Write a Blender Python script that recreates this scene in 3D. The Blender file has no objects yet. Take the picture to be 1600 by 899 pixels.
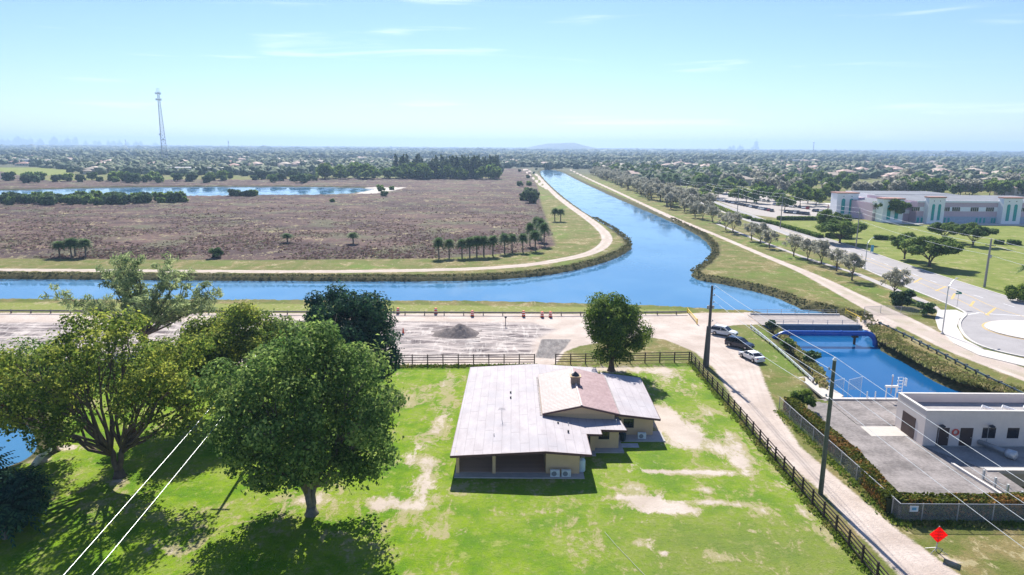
import bpy, bmesh, math, random
import numpy as np
from mathutils import Vector, Matrix
S = bpy.context.scene
COL = S.collection
rad = math.radians
# ---------------------------------------------------------------- camera
CH = 33.0; FL = 1069.0; PITCH = rad(11.62); ROLL = rad(.39)
cam_d = bpy.data.cameras.new('camera'); cam = bpy.data.objects.new('camera', cam_d); COL.objects.link(cam)
cam_d.sensor_width = 36; cam_d.lens = 36*FL/1600; cam_d.clip_start = .5; cam_d.clip_end = 60000
cam.matrix_world = Matrix.Translation((0, 0, CH)) @ Matrix.Rotation(math.pi/2-PITCH, 4, 'X') @ Matrix.Rotation(ROLL, 4, 'Z')
S.camera = cam
# ---------------------------------------------------------------- sky and sun
SUN_EL = rad(40); SUN_AZ = rad(-5)          # azimuth from +Y towards +X
W = bpy.data.worlds.new('World'); S.world = W; W.use_nodes = True
wt = W.node_tree; wt.nodes.clear()
wo = wt.nodes.new('ShaderNodeOutputWorld'); bg = wt.nodes.new('ShaderNodeBackground')
sky = wt.nodes.new('ShaderNodeTexSky'); sky.sky_type = 'NISHITA'; sky.sun_disc = False
sky.sun_elevation = SUN_EL; sky.sun_rotation = SUN_AZ; sky.altitude = 30
sky.air_density = 1.0; sky.dust_density = 0.1; sky.ozone_density = 2.0
bg.inputs['Strength'].default_value = .066
# thin cirrus streaks high in the sky, mixed into the sky by direction
tc = wt.nodes.new('ShaderNodeTexCoord'); mp = wt.nodes.new('ShaderNodeMapping')
mp.inputs['Scale'].default_value = (1.6, 1.6, 22); mp.inputs['Rotation'].default_value = (0, rad(10), rad(12))
nz = wt.nodes.new('ShaderNodeTexNoise'); nz.inputs['Scale'].default_value = 2.1; nz.inputs['Detail'].default_value = 8; nz.inputs['Distortion'].default_value = .6
mr = wt.nodes.new('ShaderNodeMapRange'); mr.interpolation_type = 'SMOOTHSTEP'
mr.inputs['From Min'].default_value = .56; mr.inputs['From Max'].default_value = .80; mr.inputs['To Max'].default_value = .42
mx = wt.nodes.new('ShaderNodeMix'); mx.data_type = 'RGBA'; mx.inputs[7].default_value = (17, 15.5, 14, 1)
wt.links.new(tc.outputs['Generated'], mp.inputs['Vector']); wt.links.new(mp.outputs[0], nz.inputs['Vector'])
wt.links.new(nz.outputs['Fac'], mr.inputs['Value']); wt.links.new(mr.outputs[0], mx.inputs[0])
wt.links.new(sky.outputs[0], mx.inputs[6]); tn = wt.nodes.new('ShaderNodeMix'); tn.data_type = 'RGBA'; tn.blend_type = 'MULTIPLY'; tn.inputs[0].default_value = 1; tn.inputs[7].default_value = (.74, .845, 1.06, 1)
wt.links.new(mx.outputs[2], tn.inputs[6]); wt.links.new(tn.outputs[2], bg.inputs['Color']); wt.links.new(bg.outputs[0], wo.inputs[0])
sl = bpy.data.lights.new('sun', 'SUN'); so = bpy.data.objects.new('sun', sl); COL.objects.link(so)
sl.energy = 4.6; sl.angle = rad(.5); sl.color = (1, .955, .88)
sd_ = Vector((math.sin(SUN_AZ)*math.cos(SUN_EL), math.cos(SUN_AZ)*math.cos(SUN_EL), math.sin(SUN_EL)))
so.rotation_euler = (sd_).to_track_quat('Z', 'Y').to_euler(); so.location = (0, 60, 80)
vs = S.view_settings; vs.view_transform = 'Standard'; vs.look = 'None'; vs.gamma = 1; vs.use_curve_mapping = False
vs.exposure = 1.02
S.cycles.max_bounces = 6; S.cycles.diffuse_bounces = 3; S.cycles.glossy_bounces = 2; S.cycles.transmission_bounces = 3
S.cycles.transparent_max_bounces = 6; S.cycles.volume_bounces = 0
S.cycles.use_denoising = True; S.cycles.caustics_reflective = False; S.cycles.caustics_refractive = False

# ---------------------------------------------------------------- geometry of the survey: a point seen at (px,py) of the survey photo, lying at height z
def ray(px, py):
    x = (px-800)/FL; y = -(py-449.5)/FL
    x, y = x*math.cos(ROLL)-y*math.sin(ROLL), x*math.sin(ROLL)+y*math.cos(ROLL)
    a = math.pi/2-PITCH
    return x, y*math.cos(a)+math.sin(a), y*math.sin(a)-math.cos(a)
def G(px, py, z=0.0):
    d = ray(px, py); t = (z-CH)/min(d[2], -1e-4); return d[0]*t, d[1]*t
def G3(px, py, z=0.0): return Vector((*G(px, py, z), z))
def HT(bx, by, ty): d = ray(bx, ty); return CH+G(bx, by)[1]*d[2]/d[1]
def GP(pts, z=0.0): return [G(a, b, z) for a, b in pts]

# ---------------------------------------------------------------- object helpers
def tag(o, label=None, cat=None, group=None, kind=None):
    if label: o['label'] = label
    if cat: o['category'] = cat
    if group: o['group'] = group
    if kind: o['kind'] = kind
    return o
def thing(name, label, cat, loc=(0, 0, 0), rz=0, group=None):
    o = bpy.data.objects.new(name, None); COL.objects.link(o); o.empty_display_size = .3
    o.location = loc; o.rotation_euler = (0, 0, rz); return tag(o, label, cat, group)
def dup(root, loc, rz=0, sc=1, label=None, group=None):
    def cp(o, parent):
        c = o.copy(); COL.objects.link(c)
        if parent: c.parent = parent
        for ch in o.children: cp(ch, c)
        return c
    r = cp(root, None); r.location = loc; r.rotation_euler = (0, 0, rz)
    r.scale = (sc, sc, sc) if not hasattr(sc, '__len__') else sc
    if label: r['label'] = label
    if group: r['group'] = group
    return r
class MB:
    def __init__(s): s.v = []; s.f = []
    def quad(s, a, b, c, d):
        n = len(s.v); s.v += [tuple(a), tuple(b), tuple(c), tuple(d)]; s.f.append((n, n+1, n+2, n+3)); return s
    def box(s, x0, x1, y0, y1, z0, z1):
        n = len(s.v); s.v += [(x, y, z) for z in (z0, z1) for x, y in ((x0, y0), (x1, y0), (x1, y1), (x0, y1))]
        s.f += [(n+3, n+2, n+1, n), (n+4, n+5, n+6, n+7)]+[(n+i, n+(i+1) % 4, n+4+(i+1) % 4, n+4+i) for i in range(4)]; return s
    def obox(s, c, ax, hl, hw, z0, z1):     # oriented box: centre xy, axis angle, half length, half width
        ux, uy = math.cos(ax), math.sin(ax); n = len(s.v)
        cs = [(c[0]+a*ux*hl-b*uy*hw, c[1]+a*uy*hl+b*ux*hw) for a, b in ((-1, -1), (1, -1), (1, 1), (-1, 1))]
        s.v += [(x, y, z) for z in (z0, z1) for x, y in cs]
        s.f += [(n+3, n+2, n+1, n), (n+4, n+5, n+6, n+7)]+[(n+i, n+(i+1) % 4, n+4+(i+1) % 4, n+4+i) for i in range(4)]; return s
    def prism(s, poly, z0, z1):             # poly: ccw xy; z0,z1 numbers or functions
        a = z0 if callable(z0) else (lambda x, y: z0); b = z1 if callable(z1) else (lambda x, y: z1)
        n = len(s.v); m = len(poly)
        ar = sum(poly[i][0]*poly[(i+1) % m][1]-poly[(i+1) % m][0]*poly[i][1] for i in range(m))
        if ar < 0: poly = poly[::-1]
        s.v += [(x, y, a(x, y)) for x, y in poly]+[(x, y, b(x, y)) for x, y in poly]
        s.f += [tuple(n+i for i in range(m))[::-1], tuple(n+m+i for i in range(m))]+[(n+i, n+(i+1) % m, n+m+(i+1) % m, n+m+i) for i in range(m)]; return s
    def tube(s, pts, r, k=8, cap=True):
        pts = [Vector(p) for p in pts]
        if not hasattr(r, '__len__'): r = [r]*len(pts)
        n0 = len(s.v)
        d = (pts[1]-pts[0]).normalized(); up = Vector((0, 0, 1)) if abs(d.z) < .9 else Vector((1, 0, 0))
        u = d.cross(up).normalized()
        for i, p in enumerate(pts):
            if i == 0: d = pts[1]-pts[0]
            elif i == len(pts)-1: d = pts[-1]-pts[-2]
            else: d = pts[i+1]-pts[i-1]
            d.normalize(); u = (u-d*u.dot(d)).normalized(); w = d.cross(u)
            for j in range(k):
                a = 2*math.pi*j/k; s.v.append(tuple(p+(u*math.cos(a)+w*math.sin(a))*r[i]))
        for i in range(len(pts)-1):
            for j in range(k):
                a = n0+i*k+j; b = n0+i*k+(j+1) % k; s.f.append((a, b, b+k, a+k))
        if cap:
            s.f.append(tuple(n0+j for j in range(k))[::-1]); m = n0+(len(pts)-1)*k; s.f.append(tuple(m+j for j in range(k)))
        return s
    def lathe(s, c, prof, k=16):
        n0 = len(s.v)
        for r, z in prof:
            for j in range(k):
                a = 2*math.pi*j/k; s.v.append((c[0]+r*math.cos(a), c[1]+r*math.sin(a), c[2]+z))
        for i in range(len(prof)-1):
            for j in range(k):
                a = n0+i*k+j; b = n0+i*k+(j+1) % k; s.f.append((a, b, b+k, a+k))
        s.f.append(tuple(n0+j for j in range(k))[::-1]); m = n0+(len(prof)-1)*k; s.f.append(tuple(m+j for j in range(k)))
        return s
    def build(s, name, m, parent=None, smooth=False, bevel=0, loc=None):
        me = bpy.data.meshes.new(name); me.from_pydata(s.v, [], s.f); me.materials.append(m); me.update()
        if smooth: me.polygons.foreach_set('use_smooth', [True]*len(me.polygons))
        o = bpy.data.objects.new(name, me); COL.objects.link(o)
        if parent: o.parent = parent
        if loc: o.location = loc
        if bevel:
            b = o.modifiers.new('bevel', 'BEVEL'); b.width = bevel; b.segments = 2; b.limit_method = 'ANGLE'
        return o
def npmesh(name, co, quads, m, parent=None, smooth=False, attrs=None):
    me = bpy.data.meshes.new(name); co = np.asarray(co, np.float32); q = np.asarray(quads, np.int32)
    k = q.shape[1]; me.vertices.add(len(co)); me.vertices.foreach_set('co', co.ravel())
    me.loops.add(q.size); me.loops.foreach_set('vertex_index', q.ravel())
    me.polygons.add(len(q)); me.polygons.foreach_set('loop_start', np.arange(0, q.size, k, dtype=np.int32))
    try: me.polygons.foreach_set('loop_total', np.full(len(q), k, np.int32))
    except Exception: pass
    if smooth: me.polygons.foreach_set('use_smooth', np.ones(len(q), bool))
    for an, av in (attrs or {}).items():
        at = me.attributes.new(an, 'FLOAT', 'POINT'); at.data.foreach_set('value', np.asarray(av, np.float32))
    me.materials.append(m); me.update(calc_edges=True)
    o = bpy.data.objects.new(name, me); COL.objects.link(o)
    if parent: o.parent = parent
    return o

# ---------------------------------------------------------------- material helpers
class NT:
    def __init__(s, name):
        s.m = bpy.data.materials.new(name); s.m.use_nodes = True; s.t = s.m.node_tree; s.t.nodes.clear()
        s.out = s.t.nodes.new('ShaderNodeOutputMaterial')
    def n(s, ty, **kw):
        x = s.t.nodes.new(ty)
        for k, v in kw.items(): setattr(x, k, v)
        return x
    def l(s, a, b):
        if isinstance(a, (int, float)): b.default_value = a
        elif isinstance(a, tuple): b.default_value = a if len(a) == 4 or b.type == 'VECTOR' else (*a, 1)
        else: s.t.links.new(a, b)
    def pos(s, obj=False):
        return s.n('ShaderNodeTexCoord').outputs['Object'] if obj else s.n('ShaderNodeNewGeometry').outputs['Position']
    def scale(s, v, sc, rot=(0, 0, 0)):
        x = s.n('ShaderNodeMapping'); s.l(v, x.inputs[0]); x.inputs['Scale'].default_value = sc; x.inputs['Rotation'].default_value = rot; return x.outputs[0]
    def noise(s, v, scale, detail=4, rough=.55, dist=0):
        x = s.n('ShaderNodeTexNoise'); s.l(v, x.inputs['Vector']); x.inputs['Scale'].default_value = scale
        x.inputs['Detail'].default_value = detail; x.inputs['Roughness'].default_value = rough; x.inputs['Distortion'].default_value = dist; return x.outputs['Fac']
    def mr(s, v, a, b, c=0., d=1., smooth=True):
        x = s.n('ShaderNodeMapRange'); x.interpolation_type = 'SMOOTHSTEP' if smooth else 'LINEAR'
        s.l(v, x.inputs[0]); x.inputs[1].default_value = a; x.inputs[2].default_value = b; x.inputs[3].default_value = c; x.inputs[4].default_value = d; return x.outputs[0]
    def ma(s, op, a, b=0., c=0.):
        x = s.n('ShaderNodeMath', operation=op); s.l(a, x.inputs[0]); s.l(b, x.inputs[1]); s.l(c, x.inputs[2]); return x.outputs[0]
    def mix(s, f, a, b, bt='MIX'):
        x = s.n('ShaderNodeMix', data_type='RGBA', blend_type=bt); s.l(f, x.inputs[0]); s.l(a, x.inputs[6]); s.l(b, x.inputs[7]); return x.outputs[2]
    def attr(s, name): return s.n('ShaderNodeAttribute', attribute_name=name).outputs['Fac']
    def bump(s, h, st=.3, dist=.1):
        x = s.n('ShaderNodeBump'); s.l(h, x.inputs['Height']); x.inputs['Strength'].default_value = st; x.inputs['Distance'].default_value = dist; return x.outputs[0]
    def pbr(s, col, rough=.8, spec=.3, metal=0, normal=None, **kw):
        b = s.n('ShaderNodeBsdfPrincipled'); s.l(col, b.inputs['Base Color']); s.l(rough, b.inputs['Roughness'])
        s.l(spec, b.inputs['Specular IOR Level']); s.l(metal, b.inputs['Metallic'])
        for k, v in kw.items(): s.l(v, b.inputs[k])
        if normal is not None: s.l(normal, b.inputs['Normal'])
        s.t.links.new(b.outputs[0], s.out.inputs[0]); return b
_MC = {}
def plain(name, col, rough=.7, spec=.3, metal=0, var=.18, scale=1.5, bump=.0, alpha=None, obj=False):
    if name in _MC: return _MC[name]
    t = NT(name); p = t.pos(obj); n = t.noise(p, scale, 6, .6); n2 = t.noise(p, scale*9, 3)
    f = t.ma('ADD', t.ma('MULTIPLY', n, .65), t.ma('MULTIPLY', n2, .35))
    c = t.mix(t.mr(f, .3, .7), tuple(x*(1-var) for x in col), tuple(min(1, x*(1+var)) for x in col))
    t.pbr(c, rough, spec, metal, t.bump(n2, bump, .03) if bump else None)
    _MC[name] = t.m; return t.m
def leafmat(name, a, b, c=None, trans=.35):
    if name in _MC: return _MC[name]
    t = NT(name); g = t.n('ShaderNodeNewGeometry'); r = g.outputs['Random Per Island']
    n = t.noise(g.outputs['Position'], .35, 3)
    f = t.mr(t.ma('ADD', t.ma('MULTIPLY', r, .6), t.ma('MULTIPLY', n, .4)), .15, .85)
    col = t.mix(f, a, b)
    if c: col = t.mix(t.mr(t.ma('ADD', n, t.ma('MULTIPLY', r, .25)), .62, .78), col, c)
    d = t.n('ShaderNodeBsdfPrincipled'); t.l(col, d.inputs['Base Color']); d.inputs['Roughness'].default_value = .75; d.inputs['Specular IOR Level'].default_value = .08
    tr = t.n('ShaderNodeBsdfTranslucent'); t.l(t.mix(.5, col, (.25, .42, .03), 'SCREEN') if 0 else col, tr.inputs[0])
    ms = t.n('ShaderNodeMixShader'); ms.inputs[0].default_value = trans
    t.t.links.new(d.outputs[0], ms.inputs[1]); t.t.links.new(tr.outputs[0], ms.inputs[2]); t.t.links.new(ms.outputs[0], t.out.inputs[0])
    _MC[name] = t.m; return t.m

# ---------------------------------------------------------------- signed distance fields
def sd_poly(X, Y, poly):
    P = np.array(poly, float); x0, y0 = P.min(0)-40; x1, y1 = P.max(0)+40
    out = np.full(X.shape, -40.); m = (X > x0) & (X < x1) & (Y > y0) & (Y < y1)
    x = X[m]; y = Y[m]; d = np.full(x.shape, 1e9); ins = np.zeros(x.shape, bool)
    for i in range(len(P)):
        a = P[i]; b = P[(i+1) % len(P)]; e = b-a
        t = np.clip(((x-a[0])*e[0]+(y-a[1])*e[1])/max(e@e, 1e-9), 0, 1)
        d = np.minimum(d, np.hypot(x-a[0]-t*e[0], y-a[1]-t*e[1]))
        c = (a[1] > y) != (b[1] > y)
        ins ^= c & (x < (b[0]-a[0])*(y-a[1])/(b[1]-a[1]+1e-12)+a[0])
    out[m] = np.where(ins, d, -d); return np.maximum(out, -40)
def sd_line(X, Y, pts, w):
    P = np.array(pts, float); x0, y0 = P.min(0)-40; x1, y1 = P.max(0)+40
    out = np.full(X.shape, -40.); m = (X > x0) & (X < x1) & (Y > y0) & (Y < y1)
    x = X[m]; y = Y[m]; d = np.full(x.shape, 1e9); ww = w if hasattr(w, '__len__') else [w]*len(P); best = np.full(x.shape, -1e9)
    for i in range(len(P)-1):
        a = P[i]; b = P[i+1]; e = b-a
        t = np.clip(((x-a[0])*e[0]+(y-a[1])*e[1])/max(e@e, 1e-9), 0, 1)
        best = np.maximum(best, ww[i]*(1-t)+ww[i+1]*t-np.hypot(x-a[0]-t*e[0], y-a[1]-t*e[1]))
    out[m] = best; return np.maximum(out, -40)
def inside(pt, poly):
    x, y = pt; c = False; j = len(poly)-1
    for i in range(len(poly)):
        if (poly[i][1] > y) != (poly[j][1] > y) and x < (poly[j][0]-poly[i][0])*(y-poly[i][1])/(poly[j][1]-poly[i][1]+1e-12)+poly[i][0]: c = not c
        j = i
    return c
def chaikin(p, n=2, closed=True):
    for _ in range(n):
        q = []
        m = len(p)
        for i in range(m if closed else m-1):
            a, b = p[i], p[(i+1) % m]; q += [(a[0]*.75+b[0]*.25, a[1]*.75+b[1]*.25), (a[0]*.25+b[0]*.75, a[1]*.25+b[1]*.75)]
        p = q if closed else [p[0]]+q+[p[-1]]
    return p
# ================================================================ GROUND LAYOUT
WZ = -1.35
canal = GP([(-500, 468), (0, 472), (400, 473), (600, 474), (800, 475.5), (900, 478.5), (1020, 482), (1180, 491), (1262, 488), (1230, 472), (1200, 461), (1160, 451), (1120, 443),
            (1090, 438), (1077, 430), (1100, 416), (1113, 401), (1112, 388), (1095, 370), (1050, 347), (1000, 326), (950, 304), (900, 281), (872, 265.5),
            (841, 265.5), (848, 278), (868, 298), (898, 322), (930, 343), (963, 362), (983, 378), (988, 388), (976, 398), (940, 413), (880, 427), (800, 436.5), (700, 440.5), (400, 439.5), (0, 436.5), (-500, 430)], WZ)
intake = GP([(1182, 485), (1215, 520), (1228, 538), (1241, 551), (1262, 572), (1288, 598), (1500, 612.5), (1470, 600), (1440, 584), (1400, 561), (1372, 545), (1362, 530), (1340, 500), (1258, 482)], WZ)
intake = intake[:6]+[(42.5, 86.9), (70, 86.9)]+intake[6:]
lake = GP([(-500, 307), (0, 306), (200, 308), (290, 308), (400, 306.5), (500, 306), (552, 304.5), (572, 299), (590, 297), (560, 293), (400, 291.6), (185, 293), (100, 295), (0, 298), (-500, 300)], -.6)
pond = GP([(-300, 600), (-20, 625), (30, 650), (62, 690), (50, 715), (0, 735), (-120, 770), (-300, 790)], -.9)
pit = [(51.2, 62.4), (70, 62.4), (70, 66.9), (51.2, 66.9)]
levee = GP([(-500, 419), (0, 422), (300, 424), (500, 425), (700, 422), (800, 417), (850, 411), (900, 402), (928, 394), (944, 384), (950, 373), (942, 360), (918, 341), (890, 322), (868, 305), (852, 288), (838, 272), (820, 264)])
spur = GP([(816, 264), (830, 276), (845, 290), (856, 296)])
east = GP([(890, 265), (920, 280), (960, 298), (1000, 317), (1040, 335), (1080, 352), (1120, 368), (1160, 385), (1200, 402), (1250, 422), (1290, 441), (1330, 462), (1365, 480), (1400, 497), (1450, 522), (1500, 547), (1560, 570), (1620, 592), (1760, 645)])
eastw = [2, 1.9, 1.7, 1.5, 1.3, 1.2, 1.2, 1.2, 1.3, 1.6, 2.2, 2.6, 2.9, 3.1, 2.6, 2.6, 2.7, 2.8, 3]
dirt = GP([(-600, 490), (0, 489), (600, 490), (1060, 491), (1095, 489), (1182, 489), (1204, 507), (1150, 508), (1122, 512), (1140, 532), (1160, 548), (1186, 572), (1196, 600), (1218, 650), (1252, 700), (1325, 762), (1405, 830), (1500, 899), (1580, 960),
           (1470, 960), (1405, 899), (1338, 830), (1284, 768), (1203, 702), (1168, 655), (1140, 615), (1115, 575), (1085, 550), (1040, 531), (1000, 525), (905, 541), (882, 550), (868, 570), (600, 572), (300, 572), (0, 560), (-600, 550)])
dirt2 = GP([(1338, 490), (1380, 490), (1410, 503), (1395, 516), (1350, 508)])
lot = GP([(-600, 504), (0, 504), (600, 502), (830, 504), (870, 515), (835, 532), (832, 556), (610, 566), (0, 556), (-600, 550)])
asph = GP([(836, 559), (846, 530), (893, 530.5), (886, 540), (868, 561)])
apron = GP([(828, 574), (834, 558), (870, 560), (864, 574)])
verge = GP([(-600, 471), (0, 473), (600, 476), (900, 480), (1060, 485), (1060, 488), (600, 487), (0, 485), (-600, 483)])
marsh = GP([(-700, 271), (0, 268), (100, 287), (300, 283), (520, 279), (770, 279), (790, 264), (826, 264), (840, 292), (846, 322), (858, 352), (868, 384), (830, 394), (690, 404), (400, 407), (0, 404), (-700, 400)])
marsh2 = GP([(-700, 276), (0, 284), (300, 281), (520, 282), (760, 281), (800, 300), (500, 330), (0, 330), (-700, 330)])
yard = GP([(-300, 560), (0, 566), (300, 572), (868, 572), (1080, 568), (1150, 640), (1260, 775), (1330, 850), (1390, 899), (1500, 1000), (1500, 1200), (-900, 1200), (-900, 600)])
park = GP([(1180, 350), (1205, 352), (1250, 365), (1320, 388), (1437, 424), (1540, 455), (1700, 500), (2200, 560), (2200, 330), (1600, 340), (1330, 345), (1210, 343)])
fieldL = GP([(-300, 262), (60, 262), (115, 266), (108, 274), (0, 276), (-300, 276)])
beach = GP([(552, 304), (572, 299), (560, 294), (580, 293), (634, 294), (615, 299), (580, 304)])
# bare sandy patches in the yard: (px, py, rx m, ry m, strength)
bare = [(1055, 668, 2.6, 4.2, 1.2), (1080, 690, 2.4, 2.4, .85), (1040, 650, 1.6, 5, 1.2), (990, 578, 6.5, 1.8, 1.0), (1045, 590, 2.5, 3.5, .65), (1085, 605, 2, 2.5, .3), (930, 577, 3, 1.2, .7), (1100, 640, 1.2, 3, .55), (1145, 690, 1.1, 3.6, .75), (1158, 725, 1.0, 3.2, .65),
        (1125, 702, 1.3, 1.3, 1.0), (1020, 737, 2.2, .55, .85), (1075, 738, 2.6, .5, 1.0), (1120, 740, 2.2, .7, 1.0), (1155, 722, 1.4, 1.6, .7), (985, 728, 1.4, 1.2, .55), (1022, 788, 2.5, 1.6, 1.35), (1060, 797, 2.1, .8, 1.2), (1110, 785, 2.4, .5, .85), (1150, 790, 1.6, .45, .8), (975, 778, 2, .5, .8),
        (985, 762, 1.8, 1.2, .5), (1095, 765, 1.8, .7, .5), (665, 760, 1.5, 3.0, .72), (650, 790, 1.6, 1.1, .95), (670, 735, 1.0, 3.4, .6), (690, 660, 1.3, 6, .62), (632, 630, 1.4, 1.1, .75), (640, 720, 2.5, 1.5, .42), (600, 785, 1.7, 1.6, .8), (590, 790, 1.0, 1.0, .7), (700, 600, 1.2, 5, .5), (655, 700, 1.3, 4, .5),
        (1005, 850, .8, .9, .75), (1038, 865, .5, .4, .8), (1010, 815, 1.2, .5, .5), (1190, 800, 1.5, .8, .4), (1225, 760, .8, 1.8, .65), (1255, 800, .7, 1.4, .6), (1285, 830, .7, 1.4, .6), (490, 780, 2.2, 1.6, .95), (187, 752, 1.2, .8, .75), (960, 660, 1, 1, .2), (840, 800, 2, .5, .3), (1180, 830, .9, .3, .6), (1120, 870, 1.5, .8, .3),
        (680, 830, 2.5, 1.2, .35), (250, 860, 2.5, 1, .4), (640, 620, 3, 1.2, .3), (1470, 870, 1.0, .6, .6), (1500, 880, 1.6, .4, .6), (95, 700, 3, .9, .9), (60, 720, 2, 1.4, .9), (1015, 605, 3.5, 2, .3)]
# ---- grid whose density falls off with distance
ys = [18.]
while ys[-1] < 16000: ys.append(ys[-1]+max(.14, ys[-1]*.0052 if ys[-1] < 1200 else ys[-1]*.02))
ys = np.array(ys); us = np.linspace(-1.25, 1.25, 560)
YY, UU = np.meshgrid(ys, us, indexing='ij'); XX = UU*(YY+14)
X = XX.ravel(); Y = YY.ravel()
wn = lambda s, a: a*(np.sin(X/s+1.3*np.sin(Y/s*.7))*np.cos(Y/s*1.1+np.sin(X/s*.6)))   # small shoreline wobble
aw = np.maximum(sd_poly(X, Y, chaikin(canal, 2)), sd_poly(X, Y, chaikin(intake, 1)))+wn(3.1, .3)+wn(.9, .12)
al = sd_poly(X, Y, chaikin(lake, 1))+wn(6, 1.5)
apd = sd_poly(X, Y, chaikin(pond, 2)); api = sd_poly(X, Y, pit)
Z = np.zeros_like(X)
def bank(sd, zw, w, drop=.6, depth=1.6):
    return np.where(sd >= 0, zw-np.minimum(sd*drop, depth), np.where(sd > -w, zw+(0-zw)*(np.clip(-sd/w, 0, 1)**.8), 0))
Z = np.minimum(Z, bank(aw, WZ, 3.4)); Z = np.minimum(Z, bank(al, -.6, 5)); Z = np.minimum(Z, bank(apd, -.9, 2.5))
Z = np.minimum(Z, bank(api, -2.2, .3, 3, 1))
pl = np.maximum(sd_line(X, Y, chaikin(levee, 1, False), 2.0), sd_line(X, Y, spur, 1.5))
pe = sd_line(X, Y, chaikin(east, 1, False), [w for w in np.interp(np.linspace(0, 1, 2*(len(east)-1)+2), np.linspace(0, 1, len(east)), eastw)])
path = np.maximum(pl, pe)
adirt = np.maximum(sd_poly(X, Y, dirt), sd_poly(X, Y, dirt2))
alot = sd_poly(X, Y, lot); aasph = np.maximum(sd_poly(X, Y, asph), -40)
ayard = sd_poly(X, Y, yard); apark = np.maximum(sd_poly(X, Y, park), sd_poly(X, Y, fieldL)); amarsh = np.maximum(sd_poly(X, Y, marsh), sd_poly(X, Y, marsh2))
aver = sd_poly(X, Y, verge); abeach = sd_poly(X, Y, beach)
ab = np.zeros_like(X)
for px, py, rx, ry, st in bare:
    cx, cy = G(px, py); m = (abs(X-cx) < rx*3) & (abs(Y-cy) < ry*3)
    ab[m] += st*np.exp(-(((X[m]-cx)/rx)**2+((Y[m]-cy)/ry)**2)*1.0)
# micro relief: tyre ridges in the dirt lot, lumps on marsh and banks
rng = np.random.default_rng(3)
lotm = np.clip(alot/2, 0, 1)
Z += lotm*.20*np.sin(Y*2.1+2*np.sin(X*.13)+1.5*np.sin(X*.5))*np.sin(X*.31+Y*.2)
Z += np.clip(amarsh/3, 0, 1)*rng.random(X.shape)*np.clip(Y*.0018, .15, .8)
Z += np.where((aw < -.3) & (aw > -4), rng.random(X.shape)*.22, 0)
Z = np.where((X > 42.6) & (X < 66) & (Y > 67.2) & (Y < 86.8), np.minimum(Z, -.3), Z)
nr, nc = YY.shape
idx = np.arange(nr*nc).reshape(nr, nc)
quads = np.stack([idx[:-1, :-1], idx[:-1, 1:], idx[1:, 1:], idx[1:, :-1]], -1).reshape(-1, 4)
fc = lambda a: a[quads].mean(1)
fw = np.maximum(fc(aw), np.maximum(fc(al), fc(apd)))
cls = np.zeros(len(quads), int)
cls[(fc(amarsh) > 0)] = 1
cls[(fc(path) > 0)] = 2
cls[(fc(adirt) > 0)] = 3
cls[fc(ayard) > 0] = 4
cls[fc(apark) > 0] = 5
cls[(fw > -3.4) & (cls != 2) & (cls != 3) & (cls != 4)] = 6
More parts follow.
